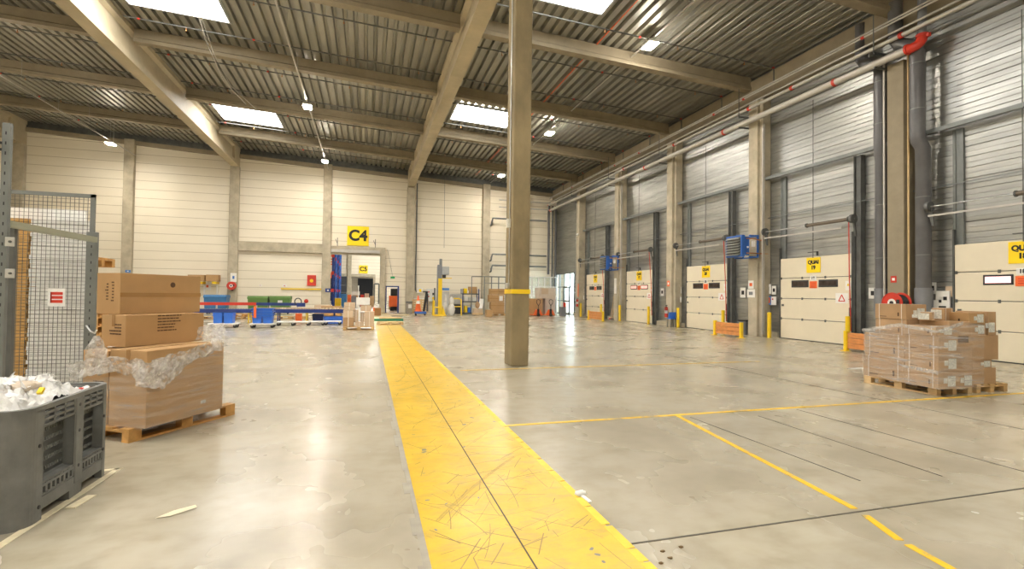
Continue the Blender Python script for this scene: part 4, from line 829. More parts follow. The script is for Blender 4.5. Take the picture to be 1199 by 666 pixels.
# stored sheets
def sheets(px0, px1, py, Y, m, lab, n, cat='sheet stack', zb=0):
    a = at(px0, py, Y); b_ = at(px1, py, Y); b = B(); z1 = a.z; k = n; h = (z1 - zb)/k
    for i in range(k): j = random.uniform(-.012, .012); b.box(a.x + j, b_.x + j, Y + random.uniform(0, .015), Y + .22, zb + i*h, zb + (i+1)*h - .006)
    return tag(mesh('sheet_stack', b, m), lab, cat)
sheets(-40, 34, 252, 8.75, brownsheet, 'tall stack of brown boards behind the wire mesh', 60); sheets(36, 103, 255, 8.75, foam, 'tall stack of white foam sheets behind the wire mesh', 40)
a = at(-30, 240, 9.1); b_ = at(100, 246, 9.1); solo('top_sheet', B().box(a.x, b_.x, 9.1, 9.16, 0, a.z), foam, 'large white sheet standing behind the stacked boards', 'sheet')
# stack of pallets behind
a = at(99, 300, 9.3); b_ = at(106, 300, 9.3)
for k in range(13):
    xr = b_.x - .1 + (.07 if k == 12 else 0); t = pallet('wooden pallet in the tall stack behind the rack post, ' + (('number %d from the bottom' % (k + 1)) if k < 12 else 'topmost, sticking out'), 1.0, .8, (xr - .5 + .02, 9.72, k * .146), 0, card2 and MATS['orange pallet wood'], 'pallets stacked behind the wire mesh')
    if k == 12: t.location.z = at(120, 311, 9.4).z
solo('chain', B().tube([at(101, 381, 8.2), at(106, 388, 8.15), at(111, 390, 8.1), at(113, 386, 8.1)], .012, 6), galv, 'short steel chain hanging by the rack post', 'chain')

# ================================================================ conveyor zone, mid left
def leg_frame(b, x, y, z): b.bar((x, y - .3, 0), (x, y - .3, z), .05).bar((x, y + .3, 0), (x, y + .3, z), .05).bar((x, y - .3, z * .4), (x, y + .3, z * .4), .04)
YV = 27.5; a = at(205, 361.5, YV); b_ = at(403, 365, YV); zc = (a.z + b_.z)/2
t = thing('roller_conveyor', 'long blue-sided roller conveyor in front of the bins', 'conveyor')
mesh('side_rail', B().box(a.x, b_.x, YV - .03, YV + .03, zc - .12, zc + .06).box(a.x, b_.x, YV + .72, YV + .78, zc - .12, zc + .06), navy, t)
rb = B(); x = a.x
while x < b_.x: rb.cyl((x, YV + .02, zc + .03), (x, YV + .74, zc + .03), .028, n=6); x += .12
mesh('rollers', rb, galv, t)
for k in range(6): lb = B(); leg_frame(lb, a.x + .5 + k * (b_.x - a.x - 1)/5, YV + .37, zc - .1); mesh('leg', lb, navy if k % 2 else yellow, t)
tb = B(); x = at(300, 361, YV).x
while x < b_.x: tb.box(x, x + .13, YV + .1, YV + .7, zc + .06, zc + .13); x += .17
solo('flat_cartons', tb, cardfar, 'row of small pale pink cartons riding on the roller conveyor', 'cartons').__setitem__('kind', 'stuff')
YU = 31.; a = at(205, 355.5, YU); m_ = at(300, 356, YU); b_ = at(353, 356.5, YU)
t = thing('upper_conveyor', 'higher conveyor rail, red on the left and blue on the right', 'conveyor'); mesh('red_rail', B().box(a.x, m_.x, YU, YU + .1, m_.z - .07, m_.z + .09), red, t); mesh('blue_rail', B().box(m_.x, b_.x, YU, YU + .1, m_.z - .07, m_.z + .09), navy, t); lb = B()
for x in (a.x + 1, m_.x - 2, m_.x, b_.x - .2): lb.bar((x, YU + .1, 0), (x, YU + .1, m_.z), .07)
mesh('leg', lb, galv, t); mesh('guide_loop', B().tube([at(349 + 4*math.cos(q), 353 + 4*math.sin(q), YU) for q in [2*PI*i/14 for i in range(14)]], .03, 6, close=True), black, t)
mesh('stop_head', B().box(b_.x - .25, b_.x + .2, YU - .05, YU + .1, b_.z - .12, b_.z + .1), navy, t); mesh('red_knob', B().sphere((b_.x + .25, YU, b_.z + .2), .12), red, t)
# dollies and crates
def dolly(lab, x, y, L_=.8, W_=.55):
    t = thing('transport_dolly', lab, 'dolly', (x, y, 0), group='white wheeled dollies by the conveyor'); mesh('deck', B().box(-L_/2, L_/2, -W_/2, W_/2, .15, .2), white, t, .01)
    for sx in (-1, 1):
        for sy in (-1, 1): w = mesh('caster', B().box(sx*L_*.4 - .03, sx*L_*.4 + .03, sy*W_*.36 - .03, sy*W_*.36 + .03, .09, .15), galv, t); mesh('wheel', B().cyl((sx*L_*.4, sy*W_*.36 - .02, .07), (sx*L_*.4, sy*W_*.36 + .02, .07), .07, n=10), rubber, w)
    return t
def crate(lab, x, y, z, w, d, h, m=crateb, lid=True):
    t = thing('blue_crate', lab, 'crate', (x, y, z + .003), group='blue plastic crates'); s = .9
    mesh('body', B().add([(-w/2*s, -d/2*s, 0), (w/2*s, -d/2*s, 0), (w/2*s, d/2*s, 0), (-w/2*s, d/2*s, 0), (-w/2, -d/2, h), (w/2, -d/2, h), (w/2, d/2, h), (-w/2, d/2, h)], [(0, 1, 2, 3), (4, 5, 6, 7), (0, 1, 5, 4), (1, 2, 6, 5), (2, 3, 7, 6), (3, 0, 4, 7)]), m, t)
    mesh('rim', B().box(-w/2 - .02, w/2 + .02, -d/2 - .02, d/2 + .02, h * .72, h * .8).box(-w/2 - .02, w/2 + .02, -d/2 - .02, d/2 + .02, h - .02, h), m, t); return t
p = fl(262.5, 383.5); dolly('white dolly under the left pair of blue crates', p.x, p.y, 1.15, .6); s = .2
for k, dx in enumerate((-.2, .2)): crate('blue crate on the left dolly, ' + ('left' if k == 0 else 'right') + ' of the two', p.x + dx, p.y, s, .36, .5, .46)
p = fl(308, 383.5); dolly('white dolly under the taller blue crates with a red strap', p.x, p.y, 1.0, .6)
for k, dx in enumerate((-.21, .21)):
    crate('lower blue crate on the middle dolly, ' + ('left' if k == 0 else 'right') + ' one', p.x + dx, p.y, .2, .36, .5, .28)
for k in range(3): crate('wide blue crate in the nested pile on the middle dolly, ' + ['lowest', 'middle', 'top'][k], p.x, p.y, .49 + k * .125, .84, .5, .12)
solo('red_strap', B().box(p.x - .33, p.x - .23, p.y - .31, p.y - .285, .45, .95), orange, 'red strap hanging over the front of the nested blue crates', 'strap')
for k, px in enumerate((333, 351, 369, 389)):
    p = fl(px, 382 - k * .3); dolly('empty white dolly below the conveyor, ' + ['first', 'second', 'third', 'fourth'][k] + ' right of the red strap', p.x, p.y + .5, .78, .5)
p = fl(372.5, 377); crate('dark blue crate below the conveyor', p.x, p.y, 0.02, .55, .5, .42, navy); p = fl(391, 379); crate('long bright blue crate below the right end of the conveyor', p.x, p.y, 0.02, .95, .6, .36)
# timber pallets beneath
for k, px in enumerate((244, 279, 324, 345, 383)):
    p = fl(px, 374.5); pallet('pallet lying under the conveyor, ' + ['first', 'second', 'third', 'fourth', 'fifth'][k] + ' from the left', 1.2 if k != 3 else .8, .8, (p.x, p.y + 1.2, 0), .0, wood, 'pallets lying beneath the conveyor')
    if k in (1, 4): pallet('pallet on top of the ' + ('second' if k == 1 else 'fifth') + ' one under the conveyor', 1.2, .8, (p.x + .05, p.y + 1.2, .146), 0, card2 and MATS['orange pallet wood'], 'pallets lying beneath the conveyor')
far_box(346, 367, 353, 372, 29.2, .3, orange, 'orange_box', 'small orange red box under the conveyor', 'box')
far_box(376, 358.5, 400, 362, 33., .8, card2, 'flat_carton', 'flat orange brown carton behind the right end of the conveyor', 'carton')
far_box(368, 357, 388, 360.5, 35., .8, cardfar, 'flat_carton', 'flat pale carton left of the orange brown one behind the conveyor', 'carton')

# central pallet of small cartons
GM = 'pale cartons on the pallet near the yellow lane'
pallet('pallet under the pale cartons at the start of the yellow lane', 1.28, .9, (-.32, 22.65, 0), 0, wood)
def mc(px0, py0, px1, py1, lab, Y=22.3, dp=.6, m=cardfar, st=None):
    p = at(px0, py0, Y); q = at(px1, py1, Y); zb = max(.146, q.z); o = solo('carton', B().box(p.x, q.x, Y, Y + dp, zb, p.z - .004), m, lab, 'carton', GM, bevel=.006); mesh('tape', B().box((p.x+q.x)/2 - .015, (p.x+q.x)/2 + .015, Y - .004, Y, zb, p.z - .01), strap, o); return o
mc(401.5, 371.5, 414, 383.6, 'bottom left square carton with a dark mark on the middle pallet', m=card); mc(401.8, 363, 413.5, 371.5, 'carton second up at the left of the middle pallet'); mc(402.5, 358.5, 415.5, 363, 'third pale carton up at the left of the middle pallet'); mc(403, 354, 415.5, 358.5, 'top left pale carton of the middle pallet')
mc(415.5, 377, 426, 383.6, 'bottom middle carton of the middle pallet', Y=22.25); mc(414.5, 363, 419.5, 377, 'tall narrow carton left of the white strip', Y=22.45); mc(422, 366, 426.5, 377, 'tall narrow carton right of the white strip', Y=22.45)
mc(427, 364.5, 438, 383.6, 'tall carton at the right of the middle pallet'); mc(422.5, 357.5, 434.5, 364.5, 'top right pale carton of the middle pallet', Y=22.45)
a = at(419.8, 360, 22.3); b_ = at(421.8, 375.5, 22.3); solo('paper_strip', B().box(a.x, b_.x, 22.28, 22.3, b_.z, a.z), white, 'white paper strip down the front of the middle pallet', 'strip')
p = at(417, 348.3, 22.6); q = at(433, 357, 22.6); b = B().box(p.x, q.x, 22.6, 22.9, q.z, p.z).box(p.x, p.x + .12, 22.58, 22.9, q.z - .12, q.z); solo('foam_block', b, foam, 'white foam packing on top of the middle pallet', 'foam', bevel=.02)
p = at(420, 327, 33); solo('thin_pole', B().cyl((p.x - .0, 33, 0), (p.x, 33, at(421, 336, 33).z + .1), .03, n=8), white, 'thin white pole standing behind the middle pallet', 'pole')
o = far_box(437, 360, 438.5, 366, 36.5, .5, orange, 'red_board', 'thin red panel at the left of the brown box by the opening', 'panel'); far_box(438.7, 360.5, 446, 366.5, 36.5, .8, mt('brown box', (.33, .16, .05), .6), 'brown_box', 'brown box standing beside the right jamb of the big opening', 'box')
# boards on the floor
p = fl(457, 380.5); pallet('pale wooden pallet lying on the yellow lane', 1.28, .9, (p.x, p.y + .45, 0), 0, woodl)
p = fl(443, 376); solo('green_pallet_edge', B().box(p.x - .25, p.x + 1.4, p.y + .2, p.y + 1.0, .0, .12), mt('green pallet', (.02, .22, .12), .5), 'green plastic pallet behind the pale wooden one', 'pallet', bevel=.01)
solo('flat_boards', B().box(p.x + .05, p.x + 1.3, p.y + .25, p.y + .95, .122, .2), woodl, 'pale boards lying on the green pallet', 'boards', bevel=.01)

# ================================================================ equipment along the far wall
Y = 38.6
def cx(px, Y, py=345): return at(px, py, Y).x
x0, x1 = cx(475.8, 40.3), cx(482.6, 40.3); t = thing('waste_bin', 'grey bin with a dark lid left of the traffic cone', 'bin', ((x0+x1)/2, 40.3, 0)); w = (x1-x0)/2
mesh('body', B().box(-w, w, -.25, .25, 0, .85), mt('brown grey bin', (.28, .25, .21), .6), t, .02); mesh('lid', B().box(-w - .03, w + .03, -.28, .28, .85, .95), dark, t, .02); mesh('sticker', B().box(-.08, w*.8, -.258, -.25, .42, .72), white, t)
x = (cx(483.5, 40), cx(503, 40)); 
for k in range(2):
    xm = x[0] + (x[1]-x[0]) * (.25 + .5*k)
    t = thing('leaning_pallet', 'pallet standing on edge behind the cone, ' + ['left', 'right'][k] + ' of two', 'pallet', (xm, 40.6, 0)); b = B(); hw = (x[1]-x[0])*.24
    for q in range(6): b.box(-hw, hw, -.06, -.03, .05 + q*.19, .17 + q*.19)
    mesh('boards', b, woodl, t); mesh('blocks', B().box(-hw, -hw + .1, -.03, .08, 0, 1.15).box(-.05, .05, -.03, .08, 0, 1.15).box(hw - .1, hw, -.03, .08, 0, 1.15), woodl, t)
YK = 36.6; xc = cx(489.7, YK); zb = .2
t = thing('traffic_cone', 'orange and white traffic cone on a blue trolley', 'cone', (xc, YK, .30)); mesh('base', B().box(-.26, .26, -.26, .26, 0, .05), orange, t, .01); mesh('body', B().cyl((0, 0, .05), (0, 0, 1.15), .22, .04, 20), orange, t); mesh('white_band', B().cyl((0, 0, .55), (0, 0, .78), .141, .102, 20), white, t)
x0, x1 = cx(486, YK), cx(499, YK); t = thing('blue_trolley', 'low blue trolley under the traffic cone', 'trolley', ((x0+x1)/2, YK, 0)); w = (x1-x0)/2; mesh('deck', B().box(-w, w, -.35, .35, .14, .29), blue, t, .01)
for sx in (-1, 1):
    for yy in (-.25, .25): mesh('wheel', B().cyl((sx*w*.8 - .03, yy, .07), (sx*w*.8 + .03, yy, .07), .07, n=10), rubber, t)
a = at(496, 366, 36.9); b_ = at(500, 341, 36.9); t = thing('leaning_boards', 'dark boards leaning upright on the blue trolley', 'boards'); mesh('board', B().bar((a.x, 36.8, .3), (b_.x, 37.0, b_.z), .18, .06).bar((a.x + .25, 36.8, .3), (b_.x + .05, 37.0, b_.z - .2), .12, .06), black, t)
# electric cabinets
p = at(488, 337, 41.3); q = at(495, 343, 41.3); t = thing('control_cabinet', 'small white cabinet with a yellow label on the far wall', 'cabinet', ((p.x+q.x)/2, 41.32, (p.z+q.z)/2)); w, h = (q.x-p.x)/2, (p.z-q.z)/2; mesh('box', B().box(-w, w, -.1, .15, -h, h), white, t, .01); mesh('label_plate', B().box(-w*.3, w*.5, -.11, -.1, -h*.6, h*.6), signy, t)
p = at(499.5, 338, 41.3); q = at(511, 353, 41.3); t = thing('control_cabinet', 'larger white control cabinet with red and black buttons', 'cabinet', ((p.x+q.x)/2, 41.3, (p.z+q.z)/2)); w, h = (q.x-p.x)/2, (p.z-q.z)/2; mesh('box', B().box(-w, w, -.15, .15, -h, h), mt('grey white', (.66, .66, .62), .5), t, .01); mesh('button', B().cyl((-w*.6, -.17, h*.5), (-w*.6, -.15, h*.5), .06, n=10).cyl((-w*.6, -.17, -.1), (-w*.6, -.15, -.1), .06, n=10), red, t); mesh('switch', B().box(w*.1, w*.5, -.18, -.15, 0, .2), black, t); mesh('label_plate', B().box(w*.1, w*.45, -.17, -.15, -.35, -.15), yellow, t)
p = at(484, 349, 41.3); q = at(499, 351, 41.3); solo('cable_duct', B().box(p.x, q.x, 41.3, 41.45, q.z, p.z), white, 'white cable duct low on the far wall', 'duct')
# pallet wrapping machine
YM = 36.4; xm = cx(515, YM, 350)
t = thing('wrapping_machine', 'tall yellow and grey pallet wrapping machine', 'machine', (xm, YM, 0))
def zy(py, Y=YM, px=515): return at(px, py, Y).z
mesh('mast', B().box(-.14, .14, -.12, .12, .1, zy(322)), yellow, t, .01); mesh('mast_back', B().box(-.22, -.14, -.1, .15, .1, zy(312)), pvcl, t); mesh('top_motor', B().box(-.2, .12, -.15, .2, zy(326), zy(310)), pvcl, t, .02); mesh('antenna', B().box(-.07, .12, -.06, .06, zy(310), zy(303)), steelp, t)
mesh('film_carriage', B().box(.12, .62, -.25, .15, zy(321.5), zy(312)), mt('light grey case', (.42, .43, .42), .5), t, .03); mesh('arm', B().box(-.1, .85, -.05, .03, zy(326), zy(325)), yellow, t); mesh('carriage_base', B().box(-.05, .4, -.1, .1, zy(325.5), zy(321.5)), black, t)
mesh('base', B().box(-.5, .42, -.5, .5, 0, .08), yellow, t, .02); mesh('foot_guard', B().prism([(.15, .08), (.42, .08), (.2, .75)], 'y', -.1, .1), yellow, t); mesh('guard_frame', run([(-.45, -.3, .08), (-.45, -.3, 1.1), (-.45, .3, 1.1), (-.45, .3, .08)], .05, 8).tube([(-.45, -.3, .6), (-.1, -.3, .6)], .04, 8), yellow, t)
p = at(509, 337, 38); solo('thin_pole', B().cyl((p.x, 38, 0), (p.x, 38, p.z), .05, n=8), dark, 'dark pole left of the wrapping machine', 'pole')
t = thing('yellow_railing', 'yellow guard railing right of the wrapping machine', 'railing', (0, 36.8, 0)); a, b_ = cx(528, 36.8), cx(540, 36.8); mesh('rail', run([(a, 0, 0), (a, 0, 1.15), (a + .15, 0, 1.25), (b_ - .15, 0, 1.25), (b_, 0, 1.15), (b_, -.2, 0)], .05, 8).tube([(a, 0, .65), (b_, 0, .65)], .04, 8), yellow, t)
# clear bags
for px, w, h, y, lab in ((529, .5, 1.5, 36.2, 'big translucent bag of film waste beside the machine'), (521.5, .35, 1.7, 37.9, 'tall bag of blue and white wrap behind the machine')):
    x = cx(px, y); b = B().sphere((x, y, h*.3), .5, sx=w, sy=.7*w, sz=h*.62, n=18, m=12, jit=.06).sphere((x, y, h*.72), .34, sx=w, sy=w*.8, sz=h*.6, n=16, m=10, jit=.08); b.v = [(vx, vy, max(.01, vz)) for vx, vy, vz in b.v]
    solo('waste_bag', b, mt('milky bag', (.66, .64, .60), .3, var=.15, vs=4), lab, 'bag')
p = at(516, 337, 39.5); q = at(526, 340, 39.5); solo('blue_banner', B().box(p.x, q.x, 39.5, 39.53, q.z, p.z), bluesign, 'blue strip above the bags by the far wall', 'banner')
p = at(520, 341, 39.9); solo('white_cabinet', B().box(cx(516.5, 39.9), cx(526, 39.9), 39.9, 40.5, 0, zy(341, 39.9, 520)), mt('pale cabinet', (.56, .56, .53), .5), 'pale cabinet behind the translucent bags', 'cabinet', bevel=.02)
far_box(528, 344, 541, 356, 39.6, .5, mt('grey bundle', (.42, .41, .38), .7), 'wrapped_bundle', 'grey wrapped bundle left of the blue shelving', 'bundle', bevel=.05); far_box(527, 356.2, 540, 367, 39.6, .5, black, 'black_crate', 'black crate under the grey wrapped bundle', 'crate', bevel=.02)
# shelf unit
YS = 39.4; a, b_ = cx(541.5, YS), cx(561, YS); t = thing('shelving_unit', 'steel shelving with blue uprights near the corner', 'shelving', (0, YS, 0)); zs = [zy(366, YS, 550), zy(352.5, YS, 550), zy(343.5, YS, 550)]
for x in (a, b_ - .06): mesh('upright', B().box(x, x + .07, 0, .06, 0, zy(338, YS, 550)).box(x, x + .07, .75, .81, 0, zy(338, YS, 550)), navy, t)
for z in (.12, zs[1], zs[2]): mesh('shelf', B().box(a, b_, 0, .8, z - .09, z), dark, t)
def sb(px0, px1, py, k, m, lab, cat='box', nm='shelf_box', h=None, yy=.1):
    x0, x1 = cx(px0, YS + yy), cx(px1, YS + yy); z0 = (.12, zs[1], zs[2])[k] + .004; solo(nm, B().box(x0, x1, YS + yy, YS + yy + .45, z0, zy(py, YS + yy, px0)), m, lab, cat, bevel=.01)
sb(549, 558.5, 335.5, 2, card2, 'brown carton on the top shelf of the steel shelving', 'carton', 'carton', yy=.3); sb(543.5, 547, 337.5, 2, signy, 'yellow box on the top shelf of the steel shelving'); sb(547.2, 548.8, 340, 2, white, 'small white box on the top shelf')
sb(543.5, 548, 347, 1, white, 'white box at the left of the middle shelf'); sb(548.6, 553, 348, 1, labelm, 'pale grey box in the middle of the middle shelf'); sb(553.4, 558, 348, 1, white, 'white box at the right of the middle shelf')
sb(544, 547.5, 358, 0, yellow, 'yellow container on the bottom shelf'); sb(548, 551, 360, 0, crateb, 'blue container on the bottom shelf'); sb(552, 556, 357, 0, white, 'white container on the bottom shelf')
# leaning white board and small pallets load
a = at(562, 365, 38.4); b_ = at(565.5, 350, 38.6); solo('leaning_board', B().bar((a.x, 38.4, .45), (b_.x, 38.9, b_.z), .35, .06), white, 'white board leaning to the right of the steel shelving', 'board')
for px, nm in ((557.5, 'left'), (563, 'right')):
    x = cx(px, 37.9); t = pallet('small pallet in front of the shelving, ' + nm + ' one', .42, .5, (x, 38.2, 0), 0, woodl, 'small pallets before the shelving'); solo('carton', B().box(x - .18, x + .18, 37.98, 38.4, .146, .5 if nm == 'left' else .42), cardfar, 'pale carton on the ' + nm + ' small pallet before the shelving', 'carton', 'cartons before the shelving', bevel=.01)
solo('paper_sack', B().sphere((cx(560, 38.0), 38.2, .76), .26, sx=.7, sy=.7, sz=1., jit=.08), card3, 'crumpled brown sack on the left small pallet', 'sack')
# brown carton stack behind the column
YP = 36.3; GB = 'brown cartons stacked just left of the middle column'
pallet('pallet under the brown carton stack left of the middle column', 1.3, .9, ((cx(571, YP) + cx(592, YP))/2 + .1, YP + .5, 0), 0, wood)
def bs(px0, px1, py0, py1, lab, Y=YP, m=card2, st=False):
    p = at(px0, py0, Y); q = at(px1, py1, Y); o = solo('carton', B().box(p.x, q.x, Y, Y + .6, max(.146, q.z), p.z - .005), m, lab, 'carton', GB, bevel=.01); mesh('tape', B().box(p.x, q.x, Y - .004, Y, (p.z+q.z)/2 - .02, (p.z+q.z)/2 + .02), tape, o)
    if st: mesh('sticker', B().box(q.x - .4, q.x - .12, Y - .006, Y, p.z - .45, p.z - .08), white, o)
bs(576.5, 590.5, 362, 369, 'bottom carton of the stack left of the middle column'); bs(575, 590.5, 353.5, 362, 'second carton up left of the middle column'); bs(573, 590.5, 345, 353.5, 'third carton up left of the middle column, with a white sticker', st=True); bs(574.5, 583, 338, 345, 'top left carton of the stack left of the middle column'); bs(583.5, 592, 338, 345, 'top right carton of the stack left of the middle column')
p = fl(573.2, 371); solo('carton', B().box(p.x - .22, p.x + .22, p.y, p.y + .45, 0, .50), card2, 'single small carton on the floor left of the brown stack', 'carton', bevel=.02)
# steel guard frame behind
t = thing('guard_frame', 'grey steel guard frame behind the brown stack', 'frame', (0, 38.6, 0)); b = B(); a, b_ = cx(567, 38.6), cx(600, 38.6); zt = zy(324, 38.6, 575)
for k in range(5): x = a + (b_ - a)*k/4; b.bar((x, 0, 0), (x, 0, zt), .07)
b.bar((a, 0, zt), (b_, 0, zt), .07).bar((a, 0, zt - .5), (b_, 0, zt - .5), .05).bar((a - .9, .6, zt), (a, 0, zt), .06).bar((a - .9, .6, 0), (a - .9, .6, zt), .06); mesh('frame', b, steelp, t)
# big cartons right of the column
a, b_ = cx(618, 36.7), cx(635.5, 36.7); z = zy(349.5, 36.7, 626); t = solo('large_carton', B().box(a, b_, 36.7, 37.7, .0, z), card2, 'large orange brown carton right of the middle column', 'carton', bevel=.01); mesh('edge_flap', B().box(b_ - .45, b_ + .004, 36.69, 36.7, 0, z), card, t)
a, b_ = cx(638.5, 37.0), cx(650.5, 37.0); z0 = zy(349.5, 37, 645); z1 = zy(337, 37, 645)
solo('pale_cabinet', B().box(a, b_, 37.0, 37.9, 0, z0), mt('pale carton board', (.55, .48, .42), .7), 'pale tall carton beside the pallet trucks', 'carton', bevel=.01); o = solo('pale_crate', B().box(cx(631, 37.), b_, 36.95, 38.0, z0 + .003, z1), mt('pale crate', (.62, .54, .45), .7), 'wide pale crate resting on the tall cartons by the window', 'crate', bevel=.01)
mesh('paper_patch', B().box(cx(634, 36.94), cx(642, 36.94), 36.94, 36.95, z1 - .5, z1 - .05), cardfar, o)
def pallet_truck(px, lab):
    x = cx(px, 35.6); t = thing('pallet_truck', lab, 'pallet truck', (x, 35.6, 0), group='red pallet trucks by the window')
    mesh('fork', B().box(-.27, -.12, 0, 1.1, .06, .11).box(.12, .27, 0, 1.1, .06, .11), orange, t, .01); mesh('chassis', B().prism([(-.38, .06), (.38, .06), (.16, .5), (-.16, .5)], 'y', -.08, .08), orange, t, .01)
    mesh('pump', B().cyl((0, -.1, .05), (0, -.1, .55), .09, n=12), black, t); mesh('wheel', B().cyl((-.1, -.15, .1), (.1, -.15, .1), .1, n=14), rubber, t)
    mesh('handle', run([(0, -.1, .5), (0, -.12, .8), (-.14, -.12, 1.0), (-.14, -.12, 1.2), (0, -.12, 1.27), (.14, -.12, 1.2), (.14, -.12, 1.0), (0, -.12, .8)], .025, 8), black, t)
pallet_truck(630, 'red pallet truck in front of the orange brown carton'); pallet_truck(644.5, 'red pallet truck in front of the pale tall carton')
x = cx(659, 35.6); t = thing('waste_bin', 'small dark bin in front of the glazed corner', 'bin', (x, 35.6, 0)); mesh('body', B().box(-.2, .2, -.2, .2, 0, .66), pvcl, t, .02); mesh('lid', B().box(-.22, .22, -.22, .22, .66, .70), dark, t)
# white framed partition
t = thing('white_partition', 'white framed glazed partition near the bright corner', 'partition', (0, 38.2, 0)); a, b_ = cx(600, 38.2), cx(652, 38.2); z = zy(324.5, 38.2, 640); b = B(); n = 7
for k in range(n + 1): x = a + (b_ - a)*k/n; b.bar((x, 0, 0), (x, 0, z), .08)
for zz in (z, z * .74, z*.5, .1): b.bar((a, 0, zz), (b_, 0, zz), .07)
mesh('frame', b, white, t); mesh('glass', B().box(a, b_, -.006, .006, .1, z), glass, t)
p = fl(661.5, 366); far_box(660, 354, 662.5, 362, 36.6, .1, red, 'red_board', 'small red board behind the dark bin', 'board')

# ================================================================ floor markings, joints, litter
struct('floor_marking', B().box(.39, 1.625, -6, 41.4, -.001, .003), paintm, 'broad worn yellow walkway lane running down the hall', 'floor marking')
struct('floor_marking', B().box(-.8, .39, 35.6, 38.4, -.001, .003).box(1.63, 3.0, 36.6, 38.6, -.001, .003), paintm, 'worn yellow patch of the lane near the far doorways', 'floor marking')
rs = random.Random(3); sc_ = B(); ch_ = B()
for k in range(420):
    y = 1.6 + 20 * rs.random() ** 1.8; x = rs.uniform(.42, 1.58); an = rs.choice((.5, .9, 2.3, 2.7, 1.2, 1.6, .2)) + rs.uniform(-.25, .25); ln = rs.uniform(.12, .8) * rs.random() ** .5; cu = rs.uniform(-.5, .5); w_ = rs.uniform(.001, .004)
    pts = []; 
    for q in range(7): pts.append((x, y)); x += math.cos(an) * ln/6; y += math.sin(an) * ln/6; an += cu * ln/6
    pts = [q for q in pts if .4 < q[0] < 1.61]
    for (x0, y0), (x1, y1) in zip(pts, pts[1:]):
        d = Vector((x1-x0, y1-y0)); d.normalize(); n_ = Vector((-d.y, d.x)) * w_; sc_.add([(x0-n_.x, y0-n_.y, .0036), (x1-n_.x, y1-n_.y, .0036), (x1+n_.x, y1+n_.y, .0036), (x0+n_.x, y0+n_.y, .0036)], [(0, 1, 2, 3)])
for k in range(46):
    y = 2.0 + 13 * rs.random() ** 1.6; x = rs.uniform(.45, 1.56); a0 = rs.uniform(0, PI); l_ = rs.uniform(.012, .035); w_ = l_ * rs.uniform(.4, .8)
    ch_.add([(x + math.cos(a0)*u - math.sin(a0)*v_, y + math.sin(a0)*u + math.cos(a0)*v_, .004) for u, v_ in ((-l_, -w_), (0, -w_*1.2), (l_, -w_*.7), (l_*.9, w_*.6), (0, w_), (-l_*1.1, w_*.7))], [(0, 1, 2, 3, 4, 5)])
for k in range(8):
    y = rs.uniform(2, 14); x = rs.uniform(.3, 1.3); an = rs.uniform(.3, 1.4); cu = rs.uniform(-.5, .5); ln = rs.uniform(.8, 2.2); pts = []
    for q in range(14): pts.append((x, y)); x += math.cos(an) * ln/13; y += math.sin(an) * ln/13; an += cu * ln/13
    pts = [q for q in pts if .4 < q[0] < 1.60]
    for (x0, y0), (x1, y1) in zip(pts, pts[1:]):
        d = Vector((x1-x0, y1-y0)); d.normalize()
        for of in (-.012, -.004, .006, .013):
            n_ = Vector((-d.y, d.x)); a_x = n_ * of; w2_ = n_ * .0016; sc_.add([(x0+a_x.x-w2_.x, y0+a_x.y-w2_.y, .0036), (x1+a_x.x-w2_.x, y1+a_x.y-w2_.y, .0036), (x1+a_x.x+w2_.x, y1+a_x.y+w2_.y, .0036), (x0+a_x.x+w2_.x, y0+a_x.y+w2_.y, .0036)], [(0, 1, 2, 3)])
tag(mesh('tyre_scuffs', sc_, mt('tyre scuff', (.30, .21, .05), .5, var=.3, vs=3)), 'fine dark scratches and tyre scuffs over the yellow lane', 'scuff marks', kind='stuff')
tag(mesh('paint_chips', ch_, mt('bare chip', (.27, .255, .22), .6, var=.15)), 'small grey chips where the yellow paint has come off', 'paint chips', kind='stuff')
eb = B(); y = 1.2
while y < 14: ln = rs.uniform(.12, .34); eb.box(1.60, 1.665, y, y + ln, -.001, .0042); y += ln + rs.uniform(.01, .035)
tag(mesh('edge_marking', eb, mt('lighter yellow tape', (.88, .56, .02), .4, var=.12, vs=6)), 'broken lighter yellow edge along the right side of the lane', 'floor marking', kind='structure')
eb = B(); y = 1.5
while y < 16: ln = rs.uniform(.2, .5); eb.box(.39 - rs.uniform(.03, .09), .40, y, y + ln, -.001, .0015); y += ln
tag(mesh('edge_marking', eb, mt('darker bare edge', (.33, .30, .235), .5, var=.15, vs=6)), 'ragged darker grey edge along the left side of the lane', 'floor marking', kind='structure')
strip('floor_marking', (1.64, 5.90), (13.2, 5.90), .06, linem, 'thin yellow line running from the lane towards the right pallets')
strip('floor_marking', (1.9, 10.36), (9.5, 10.36), .05, linem, 'thin yellow line passing at the foot of the middle column')
for k, (p, q) in enumerate((((795, 489.5), (889, 526)), ((891, 527), (979, 597)), ((989, 604), (1036, 624)), ((1040, 626), (1180, 700)))): pass
strip('floor_marking', (4.03, 5.84), (3.60, 2.96), .055, linem, 'thin yellow line crossing the bare floor on the right, far segment'); strip('floor_marking', (3.57, 2.85), (3.43, 2.50), .055, linem, 'short yellow line segment just past the floor joint'); strip('floor_marking', (3.42, 2.44), (3.18, 1.0), .055, linem, 'thin yellow line segment leaving at the bottom right')
jm = mt('joint', (.09, .08, .06), .8)
